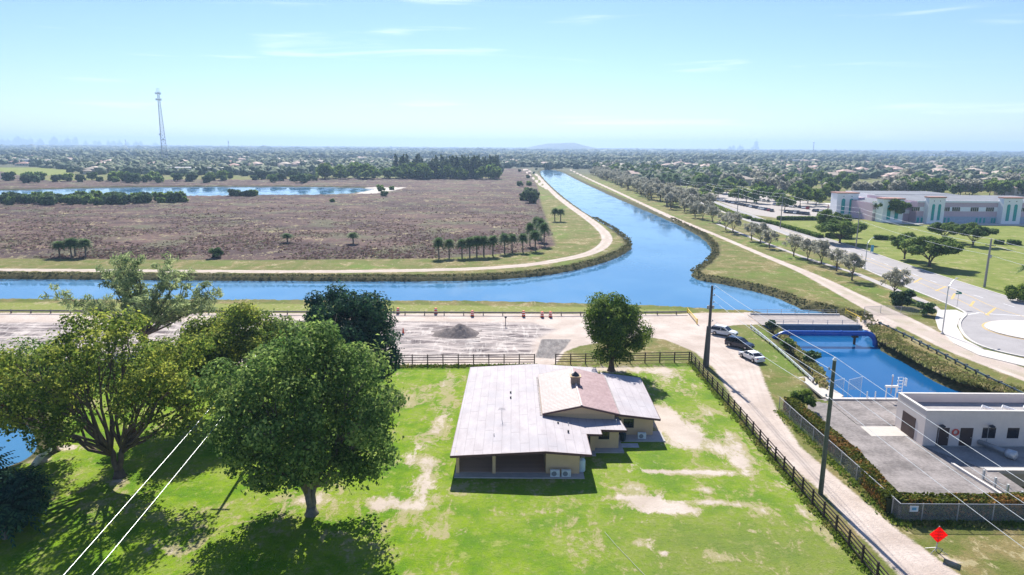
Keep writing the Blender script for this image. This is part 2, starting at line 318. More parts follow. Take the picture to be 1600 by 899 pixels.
# ---- ground material
def ground_mat():
    t = NT('ground_cover'); p = t.pos(); sep = t.n('ShaderNodeSeparateXYZ'); t.l(p, sep.inputs[0])
    nbig = t.noise(p, .03, 4); nmed = t.noise(p, .22, 5, .6); nf = t.noise(p, 1.6, 6, .65); nff = t.noise(p, 7, 3, .7)
    jag = t.ma('MULTIPLY', t.ma('SUBTRACT', t.ma('ADD', t.ma('MULTIPLY', nf, .6), t.ma('MULTIPLY', nff, .4)), .5), 2.4)
    def edge(a, soft=.35, jamt=1., off=0.):
        return t.mr(t.ma('ADD', t.ma('ADD', a, off), t.ma('MULTIPLY', jag, jamt)), -soft, soft)
    # levee and verge grass: olive, drying
    dry = t.mix(t.mr(nmed, .35, .68), (.125, .155, .028), (.225, .185, .075))
    dry = t.mix(t.mr(nf, .3, .75), t.mix(.35, dry, (.07, .10, .02)), dry)
    dry = t.mix(t.mr(nbig, .5, .66), dry, (.125, .185, .028))
    # yard lawn
    lush = t.mix(t.mr(nmed, .3, .7), (.10, .225, .005), (.27, .37, .006))
    lush = t.mix(t.mr(t.ma('ADD', t.ma('MULTIPLY', nf, .5), t.ma('MULTIPLY', nff, .5)), .38, .62, 0, .85), lush, t.mix(.6, lush, (.045, .11, .012)))
    lush = t.mix(t.mr(t.noise(p, .6, 5, .7), .54, .68, 0, .6), lush, (.36, .36, .11))
    wd = t.noise(p, .11, 6, .7, .8); wf = t.noise(t.scale(p, (1, .45, 1), (0, 0, rad(-20))), .75, 6, .75, .6)
    lush = t.mix(t.mr(t.ma('ADD', t.ma('MULTIPLY', wd, .5), t.ma('MULTIPLY', wf, .5)), .50, .59, 0, .6), lush, (.28, .27, .08))
    lush = t.mix(t.mr(wf, .40, .30, 0, .6), lush, (.06, .15, .015))
    sx = sep.outputs[0]; sy = sep.outputs[1]
    pale = t.mix(t.mr(nf, .3, .7), (.115, .175, .03), (.30, .30, .12))
    east_side = t.mr(t.ma('ADD', sx, t.ma('MULTIPLY', t.ma('SUBTRACT', nbig, .5), 40)), -14, 8, 0, .55)
    patchy = t.mr(t.ma('ADD', t.ma('MULTIPLY', nmed, .7), t.ma('MULTIPLY', nf, .3)), .47, .62)
    yl = t.mix(t.ma('MAXIMUM', t.ma('MULTIPLY', east_side, t.mr(patchy, 0, 1, .35, 1)), t.ma('MULTIPLY', patchy, .42)), lush, pale)
    far_south = t.mr(sy, 62, 52, 0, .45)
    yl = t.mix(t.ma('MULTIPLY', far_south, t.mr(sx, 4, 16)), yl, (.17, .175, .06))
    parkc = t.mix(t.mr(nmed, .35, .7), (.155, .20, .035), (.24, .255, .07))
    n3 = t.noise(p, 3.2, 4, .8); spk = t.mr(n3, .60, .70, 0, .65)
    yl = t.mix(t.mr(n3, .46, .36, 0, .5), yl, t.mix(.65, yl, (.03, .07, .01))); yl = t.mix(spk, yl, (.40, .41, .16))
    dry = t.mix(t.mr(wd, .50, .60, 0, .7), dry, (.25, .19, .085)); dry = t.mix(t.mr(wf, .56, .66, 0, .6), dry, (.34, .28, .17)); dry = t.mix(t.mr(n3, .46, .36, 0, .5), dry, (.06, .075, .02))
    # marsh: purplish brown dead grass
    ms = t.noise(t.scale(p, (.35, 1, 1)), .08, 6, .65); mf = t.noise(p, .7, 5, .7)
    mc = t.mix(t.mr(ms, .35, .65), (.085, .052, .052), (.185, .118, .098))
    mc = t.mix(t.mr(t.noise(t.scale(p, (.5, 1, 1)), .018, 4, .6), .46, .58, 0, .6), mc, (.060, .038, .042))
    mc = t.mix(t.mr(mf, .35, .68), t.mix(.5, mc, (.045, .032, .035)), mc)
    mc = t.mix(t.mr(t.noise(p, .045, 5, .6), .50, .64, 0, .75), mc, (.125, .125, .075))
    mc = t.mix(t.mr(t.noise(t.scale(p, (.3, 1, 1)), .05, 3), .6, .7, 0, .6), mc, (.22, .155, .115))
    sand = t.mix(t.mr(nmed, .3, .7), (.46, .375, .32), (.62, .53, .47))
    sand = t.mix(t.mr(nff, .35, .7, 0, .35), sand, (.40, .335, .28)); sand = t.mix(t.mr(t.noise(p, 3.2, 4, .8), .58, .70, 0, .5), sand, (.66, .60, .56))
    tracks = t.noise(t.scale(p, (.12, 1.1, 1), (0, 0, rad(6))), .9, 6, .7, 1.2)
    lotc = t.mix(t.mr(tracks, .38, .60), (.17, .14, .14), (.52, .455, .42))
    lotc = t.mix(t.mr(t.noise(t.scale(p, (1, .2, 1), (0, 0, rad(50))), .8, 5, .7, 1.), .52, .6, 0, .5), lotc, (.66, .60, .55))
    asc = t.mix(t.mr(t.noise(t.scale(p, (1, .25, 1)), 1.4, 5, .7), .35, .7), (.16, .145, .14), (.30, .275, .26))
    subc = t.mix(t.mr(nbig, .35, .65), (.055, .075, .035), (.13, .125, .085))
    # compose
    c = dry
    c = t.mix(t.mr(sy, 650, 1000), c, subc)
    c = t.mix(edge(t.attr('aver'), .6, .5), c, t.mix(t.mr(nf, .3, .7), (.17, .22, .03), (.26, .25, .09)))
    c = t.mix(edge(t.attr('apark'), .5, .5), c, parkc)
    c = t.mix(edge(t.attr('amarsh'), 1.2, 1.6), c, mc)
    c = t.mix(edge(t.attr('ayard'), .3, .4), c, yl)
    # worn sandy parts of the verge east of the canal
    verge_s = t.mr(t.ma('ADD', t.ma('MULTIPLY', t.attr('path'), .055), t.ma('ADD', t.ma('MULTIPLY', nmed, .9), t.ma('MULTIPLY', nf, .35))), .64, .80)
    c = t.mix(t.ma('MULTIPLY', verge_s, t.mr(t.attr('path'), -10, -1, 0, .75)), c, t.mix(.35, sand, dry))
    c = t.mix(t.mr(t.ma('ADD', t.ma('MULTIPLY', t.attr('ab'), 1.1), t.ma('ADD', t.ma('MULTIPLY', jag, .8), t.ma('MULTIPLY', t.ma('SUBTRACT', t.ma('ADD', wd, wf), 1.0), 2.4))), .22, .50, 0, .8), c, (.36, .31, .17))
    c = t.mix(t.mr(t.ma('ADD', t.ma('MULTIPLY', t.attr('ab'), .95), t.ma('ADD', t.ma('MULTIPLY', jag, .62), t.ma('MULTIPLY', t.ma('SUBTRACT', wf, .5), 2.6))), .42, .95), c, t.mix(t.mr(nff, .4, .6, 0, .4), sand, (.50, .44, .33)))
    bk = t.mix(t.mr(nf, .35, .7), (.05, .055, .02), (.14, .12, .055))
    c = t.mix(t.mr(t.ma('ADD', t.attr('aw'), t.ma('MULTIPLY', jag, .9)), -3.8, -1.6), c, bk)
    c = t.mix(edge(t.attr('abeach'), 2, 1), c, (.55, .5, .44))
    c = t.mix(edge(t.attr('adirt'), .25, .55), c, sand)
    c = t.mix(edge(t.attr('alot'), .9, 1.3), c, lotc)
    c = t.mix(edge(t.attr('aasph'), .2, .25), c, asc)
    # twin wheel tracks keep the path pale, grass grows along the crown
    c = t.mix(edge(t.attr('path'), .25, .55), c, t.mix(t.ma('MULTIPLY', t.mr(t.attr('path'), .9, 1.7), t.mr(nmed, .4, .65, 0, .45)), sand, dry))
    rut = lambda a, k, w: t.mr(t.ma('ABSOLUTE', t.ma('SUBTRACT', t.ma('ADD', a, t.ma('MULTIPLY', t.ma('SUBTRACT', nmed, .5), .5)), k)), w, w*.35)
    ad = t.attr('adirt'); rt = t.ma('MAXIMUM', t.ma('MAXIMUM', rut(ad, 1.0, .28), rut(ad, 1.75, .2)), rut(ad, 2.7, .3))
    c = t.mix(t.ma('MULTIPLY', rt, t.mr(nf, .35, .6, .05, .28)), c, (.36, .30, .27))
    h = t.ma('ADD', t.ma('MULTIPLY', nf, .6), t.ma('MULTIPLY', nff, .5))
    t.pbr(c, .95, .1, 0, t.bump(h, .7, .22))
    return t.m
GM = ground_mat()
co = np.stack([X, Y, Z], 1)
A = dict(aw=np.maximum(aw, np.maximum(al, apd)), path=path, adirt=adirt, alot=alot, aasph=aasph, ayard=ayard, apark=apark, amarsh=amarsh, aver=aver, abeach=abeach, ab=ab)
for k, nm in enumerate(['ground', 'marsh_field_ground', 'gravel_path', 'dirt_road', 'yard_ground', 'park_ground', 'canal_bank_ground']):
    q = quads[cls == k]
    if not len(q): continue
    u, inv = np.unique(q, return_inverse=True)
    o = npmesh(nm, co[u], inv.reshape(-1, 4), GM, attrs={a: v[u] for a, v in A.items()}, smooth=True); tag(o, kind='structure')
# ---- water
def water_mat(name='water', ca=(.050, .175, .33), cb=(.085, .22, .37)):
    t = NT(name); p = t.pos(); n = t.noise(t.scale(p, (1, .6, 1)), 1.1, 4, .6); n2 = t.noise(t.scale(p, (1, .5, 1)), .12, 4, .6)
    c = t.mix(t.mr(t.noise(p, .02, 3), .35, .65), ca, cb)
    b = t.pbr(c, t.mr(n2, .40, .62, .02, .16), .5, 0, t.bump(t.ma('ADD', n, n2), .12, .05)); b.inputs['IOR'].default_value = 1.33
    return t.m
WM = water_mat()
def sheet(name, x0, x1, y0, y1, z, m, nx=1):
    o = MB().quad((x0, y0, z), (x1, y0, z), (x1, y1, z), (x0, y1, z)).build(name, m); tag(o, kind='structure'); return o
sheet('canal_water', -420, 140, 126, 1120, WZ, WM)
sheet('basin_water', 38, 72, 74, 126, WZ, water_mat('water_basin', (.006, .085, .235), (.010, .105, .27)))
sheet('lake_water', -1200, -60, 425, 640, -.6, WM)
sheet('pond_water', -140, -38, 52, 100, -.9, WM)
sheet('outlet_water', 51, 70.2, 62.2, 67, -2.6, plain('outlet_water_dark', (.01, .02, .03), .1, .5))
# ================================================================ STRUCTURES: roads east of the canal
def strip_poly(name, poly, z, m, kind='structure', th=0.0):
    mb = MB(); mb.prism(poly, z-.25, z); o = mb.build(name, m); tag(o, kind=kind); return o
def offset_line(pts, d):
    out = []
    for i in range(len(pts)):
        a = pts[max(i-1, 0)]; b = pts[min(i+1, len(pts)-1)]; tx, ty = b[0]-a[0], b[1]-a[1]; L = math.hypot(tx, ty) or 1
        dd = d[i] if hasattr(d, '__len__') else d
        out.append((pts[i][0]-ty/L*dd, pts[i][1]+tx/L*dd))
    return out
def ribbon(mb, pts, w, z, z0=None):
    a = offset_line(pts, w/2); b = offset_line(pts, -w/2)
    for i in range(len(pts)-1):
        if z0 is None: mb.quad((*b[i], z), (*b[i+1], z), (*a[i+1], z), (*a[i], z))
        else:
            n = len(mb.v); mb.v += [(*b[i], z), (*b[i+1], z), (*a[i+1], z), (*a[i], z), (*b[i], z0), (*b[i+1], z0), (*a[i+1], z0), (*a[i], z0)]
            mb.f += [(n, n+1, n+2, n+3), (n+4, n+5, n+1, n), (n+6, n+7, n+3, n+2)]
            if i == 0: mb.f.append((n+4, n, n+3, n+7))
            if i == len(pts)-2: mb.f.append((n+5, n+6, n+2, n+1))
    return mb
def dist_along(pts, step, off=0.):
    out = []; acc = -off
    for i in range(len(pts)-1):
        a = pts[i]; b = pts[i+1]; L = math.hypot(b[0]-a[0], b[1]-a[1]); s = -acc if acc < 0 else (step-acc)
        if acc == 0 and i == 0: out.append((*a, math.atan2(b[1]-a[1], b[0]-a[0]))); s = step
        while s <= L:
            out.append((a[0]+(b[0]-a[0])*s/L, a[1]+(b[1]-a[1])*s/L, math.atan2(b[1]-a[1], b[0]-a[0]))); s += step
        acc = L-(s-step)
    return out
M_road = plain('road_asphalt_aged', (.35, .33, .33), .85, .2, var=.10, scale=.25)
M_conc = plain('concrete_pale', (.58, .54, .50), .85, .2, var=.10, scale=.6)
M_kerb = plain('kerb_concrete', (.62, .58, .54), .85, .2, var=.08)
M_yel = plain('yellow_paint', (.58, .41, .16), .7, .2, var=.15)
M_wht = plain('white_road_paint', (.75, .75, .75), .7, .2, var=.1)
M_walk = plain('sidewalk_concrete', (.42, .38, .36), .9, .2, var=.12, scale=.6)
RL = GP([(1000, 291), (1060, 307), (1110, 325), (1165, 345), (1200, 357), (1240, 372), (1300, 397), (1355, 423), (1420, 451), (1460, 467), (1495, 482)])
RR = GP([(1040, 289), (1096, 307), (1142, 324), (1176, 336), (1206, 348), (1250, 361), (1337, 386), (1437, 421), (1535, 452), (1600, 472), (1760, 512)])
mr_l = chaikin(RL, 2, False); mr_r = chaikin(RR, 2, False)
road_poly = mr_l + GP([(1512, 492), (1500, 500), (1497, 510), (1508, 528), (1535, 543), (1600, 558), (1760, 585)]) + mr_r[::-1]
strip_poly('main_road', road_poly, .03, M_road)
# kerbs
kb = MB(); ribbon(kb, mr_r, .35, .16, -.1); o = kb.build('road_kerb', M_kerb); tag(o, kind='structure')
kb = MB(); ribbon(kb, mr_l[:], .35, .16, -.1); o = kb.build('road_kerb', M_kerb); tag(o, kind='structure')
rl_out = chaikin(GP([(1495, 482), (1512, 491), (1501, 500), (1498, 511), (1510, 530), (1540, 545), (1600, 559), (1760, 587)]), 2, False)
kb = MB(); ribbon(kb, rl_out, .4, .17, -.1); o = kb.build('roundabout_kerb', M_kerb); tag(o, kind='structure')
sw = chaikin(GP([(1338, 428), (1405, 456), (1450, 474), (1466, 488)]), 1, False)
kb = MB(); ribbon(kb, sw, 2.1, .07, -.1); o = kb.build('sidewalk_road_side', M_walk); tag(o, kind='structure')
sw2 = GP([(1120, 350), (1180, 374), (1260, 404), (1338, 428)])
kb = MB(); ribbon(kb, sw2, 1.6, .07, -.1); o = kb.build('sidewalk_far', M_walk); tag(o, kind='structure')
plaza = GP([(1466, 485), (1494, 485), (1509, 491.5), (1499, 499), (1495, 511), (1507, 531), (1538, 547), (1600, 561.5), (1760, 590), (1760, 600), (1600, 573), (1530, 556), (1490, 537), (1466, 514), (1461, 498)])
strip_poly('sidewalk_roundabout', plaza, .10, M_conc)
isl = []
cx, cy = G(1552, 519)
ic = (cx+9.5, cy+.3)
isl = [(ic[0]+9.5*math.cos(a), ic[1]+8.2*math.sin(a)) for a in np.linspace(0, 2*math.pi, 48, endpoint=False)]
strip_poly('roundabout_island', isl, .19, M_conc)
ring = isl+[isl[0]]
kb = MB(); ribbon(kb, [(ic[0]+(p[0]-ic[0])*1.03, ic[1]+(p[1]-ic[1])*1.03) for p in ring], .3, .05); tag(kb.build('roundabout_yellow_line', M_yel), kind='structure')
# painted lines: two yellow lines that open into a hatched median towards the roundabout
def lerp_line(a, b, k): return [(p[0]*(1-k)+q[0]*k, p[1]*(1-k)+q[1]*k) for p, q in zip(a, b)]
n_ = min(len(mr_l), len(mr_r))
ya = chaikin(GP([(1215, 357), (1300, 388), (1380, 417), (1440, 444), (1490, 465), (1520, 480), (1546, 494)]), 1, False)
yb = chaikin(GP([(1217, 356), (1302, 386), (1384, 414), (1450, 440), (1510, 460), (1555, 482), (1610, 498)]), 1, False)
mk = MB(); ribbon(mk, ya, .22, .036); ribbon(mk, yb, .22, .036)
for a, b in (((1428, 442), (1440, 435)), ((1462, 455), (1478, 448)), ((1487, 468), (1492, 459)), ((1516, 479), (1522, 471)), ((1541, 493), (1555, 482)), ((1400, 428), (1407, 423))):
    ribbon(mk, GP([a, b]), .5, .0375)
tag(mk.build('road_median_markings', M_yel), kind='structure')
mk = MB()
wl = chaikin(GP([(1230, 361), (1330, 392), (1430, 430), (1500, 455), (1560, 473), (1640, 495)]), 1, False)
for x, y, a in dist_along(wl, 9): mk.obox((x, y), a, 1.5, .09, .031, .036)
edge1 = GP([(1512, 492), (1530, 489), (1548, 491), (1600, 494)]); ribbon(mk, edge1, .3, .034)
tag(mk.build('road_lane_markings', M_wht), kind='structure')
# school car park, drive and the pale forecourt
strip_poly('car_park', GP([(1096, 304), (1130, 300), (1200, 306), (1300, 320), (1345, 330), (1342, 341), (1215, 341), (1178, 336), (1140, 322)]), .045, plain('car_park_surface', (.38, .34, .31), .9, .2))
strip_poly('school_drive', GP([(1312, 331), (1360, 335), (1420, 345), (1486, 348), (1600, 348), (1760, 350), (1760, 354), (1600, 353), (1500, 352), (1400, 350), (1310, 337)]), .05, M_conc)
# ================================================================ CANAL STRUCTURES
M_bconc = plain('bridge_concrete', (.52, .50, .47), .85, .25, var=.15, scale=.5)
M_deck = plain('bridge_deck', (.34, .30, .28), .9, .2, var=.2, scale=.8)
bx0, bx1 = 48.2, 66.2; by0, by1 = 125.9, 134.6
br = thing('canal_bridge', 'low concrete road bridge with white kerbs spanning the canal by the control structure', 'bridge', (bx0, by0, 0))
def under(o, root):     # keep world placement when hanging a part on its thing
    o.parent = root; o.matrix_parent_inverse = Matrix.LocRotScale(root.location, root.rotation_euler, root.scale).inverted(); return o
under(MB().box(bx0-.6, bx1+.6, by0+.3, by1-.3, -.55, .12).build('deck', M_deck), br)
for y0 in (by0, by1-.3):
    under(MB().box(bx0, bx1, y0, y0+.3, .121, .42).build('kerb_wall', M_kerb, bevel=.02), br)
    under(MB().box(bx0, bx1, y0+.02, y0+.28, -1.15, .12).build('side_beam', plain('beam_shade_blue', (.10, .17, .23), .6, .3), bevel=.02), br)  # dark blue-grey: shade on the beam faces is painted into the colour
under(MB().box(bx0+.2, bx1-.2, by0+.32, by1-.32, -1.3, -.55).build('girder', M_bconc), br)
for x0 in (bx0-.5, bx1-.4): under(MB().box(x0, x0+.9, by0-.1, by1+.1, -3, -.56).build('abutment', M_bconc), br)
for y0 in (by0+.1, by1-.2):
    r = MB()
    for i in range(7):
        x = bx0+.6+i*(bx1-bx0-1.2)/6; r.box(x-.04, x+.04, y0, y0+.06, .42, 1.2)
    for z in (.8, 1.15): r.box(bx0+.6, bx1-.6, y0+.01, y0+.05, z, z+.05)
    under(r.build('railing', plain('rail_galvanised', (.40, .41, .42), .45, .5, .5)), br)
# blue pipe
M_blue = plain('blue_pipe_paint', (.015, .10, .42), .35, .5, var=.12)
px0 = G(1217, 531); pyY = 118.6; pxr = 64.6
pp = thing('water_pipe', 'large blue water main crossing the canal beside the bridge with curved ends', 'pipe', (px0[0], pyY, 0))
pts = [(px0[0]-.2, pyY, -.5), (px0[0]+1.2, pyY, .35), (px0[0]+1.9, pyY, .6), (px0[0]+2.6, pyY, .65), (pxr-1, pyY, .65)]
for k in range(1, 9):
    a = k/8*math.pi/2; pts.append((pxr-1+math.sin(a)*1.3, pyY-.1*k, .65-1.3*(1-math.cos(a))))
pts.append((pxr+.3, pyY-1.2, -1.9))
under(MB().tube(pts, .46, 16).build('pipe_run', M_blue, smooth=True), pp)
for fx in (px0[0]+2.6, px0[0]+7, pxr-5.5, pxr-1.1): under(MB().tube([(fx-.08, pyY, .65), (fx+.08, pyY, .65)], .56, 16).build('flange', M_blue), pp)
for fx in (pxr-3.0,):
    under(MB().tube([(fx, pyY, -3), (fx, pyY, .3)], .22, 10).build('pile', plain('pile_brown', (.10, .07, .05), .9)), pp)
    under(MB().box(fx-.5, fx+.5, pyY-.35, pyY+.35, -.1, .3).build('saddle', plain('pile_brown', (.1, .07, .05), .9)), pp)
# yellow barriers either side
M_bar = plain('barrier_yellow', (.75, .50, .03), .5, .4)
def barrier(pa, pb, label):
    a = Vector((*G(*pa), 0)); b = Vector((*G(*pb), 0)); d = (b-a); an = math.atan2(d.y, d.x); L = d.length
    t = thing('gate_barrier', label, 'barrier', a, an)
    MB().box(0, L, -.05, .05, .75, .95).build('arm', M_bar, t); MB().box(0, L, -.04, .04, .35, .45).build('arm', M_bar, t)
    for x in (0, L): MB().box(x-.09, x+.09, -.09, .09, 0, 1.1).build('post', M_bar, t)
barrier((1321, 491), (1345, 503), 'yellow steel barrier closing the east end of the canal bridge')
barrier((1074, 489), (1089, 507), 'yellow steel barrier at the end of the canal guardrail west of the bridge')

# ================================================================ GUARDRAILS, FENCES
def guardrail(name, label, pts, m_rail, m_post, hgt=.75, step=3., double=False, group=None, rail_h=.3, postw=.09, block=False):
    t = thing(name, label, 'guardrail', (*pts[0], 0), 0, group)
    r = MB(); n = offset_line(pts, .0)
    for i in range(len(pts)-1):
        a, b = pts[i], pts[i+1]; c = ((a[0]+b[0])/2, (a[1]+b[1])/2); L = math.hypot(b[0]-a[0], b[1]-a[1])
        an = math.atan2(b[1]-a[1], b[0]-a[0])
        r.obox(c, an, L/2, .05, hgt-rail_h, hgt-rail_h*.62); r.obox(c, an, L/2, .05, hgt-rail_h*.38, hgt)
        r.obox(c, an, L/2, .03, hgt-rail_h*.62, hgt-rail_h*.38)
    under(r.build('rail', m_rail), t)
    ps = dist_along(pts, step)[:98]; pm = None
    for x, y, a in ps:
        if pm is None:
            mb = MB().obox((0, 0), 0, postw, postw*1.2, -.3, hgt+.04)
            if block: mb.obox((0, 0), 0, .13, .28, hgt-.28, hgt+.02)
            pm = mb.build('post', m_post); o = pm
        else: o = pm.copy(); COL.objects.link(o)
        o.parent = t; o.location = (x-pts[0][0]-math.sin(a)*.16, y-pts[0][1]+math.cos(a)*.16, 0); o.rotation_euler = (0, 0, a)
    return t
M_galv = plain('galvanised_old', (.42, .42, .43), .5, .5, .3, var=.2)
M_gwood = plain('guard_wood', (.16, .13, .11), .9, .2, var=.3)
M_dark = plain('dark_rail', (.035, .04, .05), .6, .4)
gy = G(800, 493)[1]
guardrail('canal_guardrail', 'long grey guardrail between the white dirt road and the canal', [(-150, G(0, 491)[1]), (-40, G(500, 492)[1]), (10, gy), (G(1073, 492)[0], G(1073, 492)[1])], plain('guard_rail_weathered', (.22, .20, .19), .7, .3, var=.25), M_gwood, step=3.9)
guardrail('track_guardrail', 'bright galvanised guardrail on the grass beside the parked cars', GP([(1172, 514), (1205, 541), (1240, 573), (1270, 600)]), plain('galvanised_bright', (.72, .74, .76), .4, .5, .2), M_gwood, step=2, hgt=.8)
guardrail('bank_guardrail', 'dark timber guardrail along the east bank of the canal', GP([(1373, 509), (1420, 531), (1460, 552), (1500, 573), (1540, 594), (1605, 625)]), plain('rail_blue_grey', (.10, .15, .18), .6, .3), M_dark, step=2.6, block=True)

M_fence = plain('brown_fence_paint', (.055, .038, .034), .75, .25, var=.2)
def rail_fence(label, pts, step, h=1.62, rails=(.42, .82, 1.22, 1.6)):
    t = thing('paddock_fence', label, 'fence', (*pts[0], 0))
    for z in rails:
        r = MB()
        for i in range(len(pts)-1):
            a, b = pts[i], pts[i+1]; r.obox(((a[0]+b[0])/2, (a[1]+b[1])/2), math.atan2(b[1]-a[1], b[0]-a[0]), math.hypot(b[0]-a[0], b[1]-a[1])/2, .03, z-.055, z+.055)
        under(r.build('rail', M_fence), t)
    pm = None
    for x, y, a in dist_along(pts, step)[:99]:
        if pm is None: pm = MB().box(-.075, .075, -.075, .075, -.2, h+.1).build('post', M_fence); o = pm
        else: o = pm.copy(); COL.objects.link(o)
        o.parent = t; o.location = (x-pts[0][0], y-pts[0][1], 0); o.rotation_euler = (0, 0, a)
    return t
rail_fence('brown rail fence in front of the churned dirt lot, left of the driveway', GP([(835, 570), (617, 571), (500, 571), (380, 572)]), 2.35)
rail_fence('brown rail fence behind the round tree beside the driveway', GP([(868, 569.5), (960, 568), (1079, 566)]), 2.35)
rail_fence('long brown rail fence running down the edge of the white dirt track', GP([(1080, 567), (1100, 592), (1117, 612), (1152, 652), (1197, 706), (1240, 756), (1274, 797), (1312, 840), (1359, 897), (1420, 970)]), 2.3)
# chain link fence with hedge
def chain_mat():
    t = NT('chain_link'); p = t.pos(); s = t.n('ShaderNodeSeparateXYZ'); t.l(p, s.inputs[0])
    a = t.ma('ADD', t.ma('ADD', s.outputs[0], s.outputs[1]), s.outputs[2]); b = t.ma('SUBTRACT', t.ma('ADD', s.outputs[0], s.outputs[1]), s.outputs[2])
    f = lambda v: t.ma('LESS_THAN', t.ma('FRACT', t.ma('MULTIPLY', v, 9)), .14)
    k = t.ma('MAXIMUM', f(a), f(b)); tr = t.n('ShaderNodeBsdfTransparent'); d = t.n('ShaderNodeBsdfPrincipled'); d.inputs['Base Color'].default_value = (.4, .42, .44, 1); d.inputs['Roughness'].default_value = .5
    m = t.n('ShaderNodeMixShader'); t.l(k, m.inputs[0]); t.l(tr.outputs[0], m.inputs[1]); t.l(d.outputs[0], m.inputs[2]); t.l(m.outputs[0], t.out.inputs[0]); return t.m
M_chain = chain_mat()
def chain_fence(label, pts, h=1.75, step=3.2, name='chain_link_fence'):
    t = thing(name, label, 'fence', (*pts[0], 0))
    mesh = MB(); top = MB()
    for i in range(len(pts)-1):
        a, b = pts[i], pts[i+1]; mesh.quad((*a, 0), (*b, 0), (*b, h), (*a, h)); top.tube([(*a, h), (*b, h)], .035, 6)
    under(mesh.build('mesh_panel', M_chain), t); under(top.build('top_rail', M_galv), t)
    pm = None
    for x, y, a in dist_along(pts, step):
        if pm is None: pm = MB().tube([(0, 0, -.2), (0, 0, h+.06)], .05, 8).build('post', M_galv); o = pm
        else: o = pm.copy(); COL.objects.link(o)
        o.parent = t; o.location = (x-pts[0][0], y-pts[0][1], 0)
    return t
cf = G(1404, 815)
chain_fence('chain-link fence round the pump station yard, outside the clipped hedge', [G(1217, 641), G(1250, 672), G(1310, 727), cf, G(1700, 817)])
chain_fence('low chain-link fence at the corner of the sandy east path and grass verge', GP([(1350, 491), (1365, 490), (1382, 489), (1400, 490), (1455, 494)]), 1.5, 4)
# ================================================================ PUMP STATION
M_pw = plain('pump_wall_paint', (.72, .63, .58), .8, .25, var=.05, scale=.8)
M_proof = plain('pump_roof_gravel', (.36, .34, .34), .95, .15, var=.15, scale=1)
M_door = plain('brown_steel_door', (.055, .035, .035), .5, .4)
M_win = plain('dark_glass', (.012, .014, .022), .12, .6, var=.2)
M_pad = plain('yard_asphalt', (.24, .215, .205), .95, .15, var=.42, scale=.35)
strip_poly('pump_yard_pavement', [G(1262, 626), G(1308, 622), (42.25, 87), (42.25, 78.44), (46.6, 78.44), (46.7, 72.4), (49.6, 67.1), (51.0, 66.9), (51.0, 62.2), G(1400, 779), G(1262, 640)], .035, M_pad)
strip_poly('quay_pavement', [(42.3, 78.45), (62, 78.45), (62, 86.7), (42.3, 86.7)], .07, M_pad)
strip_poly('white_pavement_slab', GP([(1344, 667), (1400, 667), (1419, 682), (1362, 682.5)]), .05, plain('slab_white', (.52, .48, .43), .9, .2, var=.06))
strip_poly('boat_ramp_slab', GP([(1246, 589), (1274, 590), (1318, 619), (1310, 624), (1286, 621)]), .05, plain('slab_white', (.52, .48, .43), .9, .2, var=.06))
x0, y0, x1, y1, ph = 46.7, 72.55, 76, 78.3, 4.2
ps = thing('pump_station', 'flat-roofed white block pump station standing over the south end of the canal', 'building', (x0, y0, 0))
mb = MB()
w = .25
mb.box(x0, x1, y0, y0+w, 0, ph); mb.box(x0, x1, y1-w, y1, 0, ph); mb.box(x0, x0+w, y0+w, y1-w, 0, ph); mb.box(x1-w, x1, y0+w, y1-w, 0, ph)
under(mb.build('wall', M_pw), ps)
under(MB().box(x0+w+.003, x1-w-.003, y0+w+.003, y1-w-.003, 3.0, 3.2).build('roof', M_proof), ps)
cp = MB()
for a in ((x0-.06, x1+.06, y0-.06, y0+w+.06), (x0-.06, x1+.06, y1-w-.06, y1+.06), (x0-.06, x0+w+.06, y0+w+.063, y1-w-.063), (x1-w-.06, x1+.06, y0+w+.063, y1-w-.063)): cp.box(*a, ph+.002, ph+.12)
under(cp.build('parapet_cap', M_kerb), ps)
def onfront(px): # x on the front wall for a photo column at the wall's mid height
    d = ray(px, 682); return d[0]*y0/d[1]
for a, b in ((1463.5, 1482), (1499.5, 1519)):
    f = MB().box(onfront(a), onfront(b), y0-.05, y0+.02, .12, 2.25).build('door', M_door); under(f, ps)
    under(MB().box(onfront(b)-.22, onfront(b)-.12, y0-.12, y0-.052, 1.05, 1.15).build('handle', M_galv), ps)
for a, b in ((1534, 1554.5), (1573, 1591), (1612, 1630)):
    xa, xb = onfront(a), onfront(b)
    under(MB().box(xa, xb, y0-.03, y0+.02, 1.05, 2.3).build('window', M_win), ps)
    under(MB().box(xa-.06, xb+.06, y0-.09, y0-.032, .97, 1.05).build('window_sill', M_pw), ps)
under(MB().box(x0-.05, x0+.02, 74.3, 76.9, .03, 2.6).build('roller_door', plain('roller_door_brown', (.075, .045, .04), .6, .3)), ps)
under(MB().box(x0-.03, x1, y0-.02, y0+.0, .0, .12).build('plinth', M_bconc), ps)
for x in (onfront(1466), onfront(1543)):
    lt = MB().tube([(x, y0-.05, 2.6), (x, y0-.35, 2.75), (x, y0-.5, 2.75)], .04, 6); lt.lathe((x, y0-.5, 2.6), [(.05, .25), (.3, .1), (.3, 0), (.22, -.05)], 12)
    under(lt.build('wall_lamp', M_dark), ps)
    under(MB().tube([(x-.05, y0-.04, .1), (x-.05, y0-.04, 2.6)], .03, 6).build('conduit', M_galv), ps)
for bxx in (1546, 1578, 1612):
    d = ray(bxx, 640); t_ = (3.6-CH)/d[2]; cx_, cy_ = d[0]*t_, d[1]*t_
    v = MB(); v.tube([(cx_-.75, cy_+.3, 3.25), (cx_-.65, cy_+.3, 3.75)], .07, 6); v.tube([(cx_-.7, cy_+.35, 3.85), (cx_+.65, cy_-.35, 3.45)], .2, 10)
    under(v.build('roof_vent', plain('vent_white', (.8, .8, .8), .4, .4)), ps)
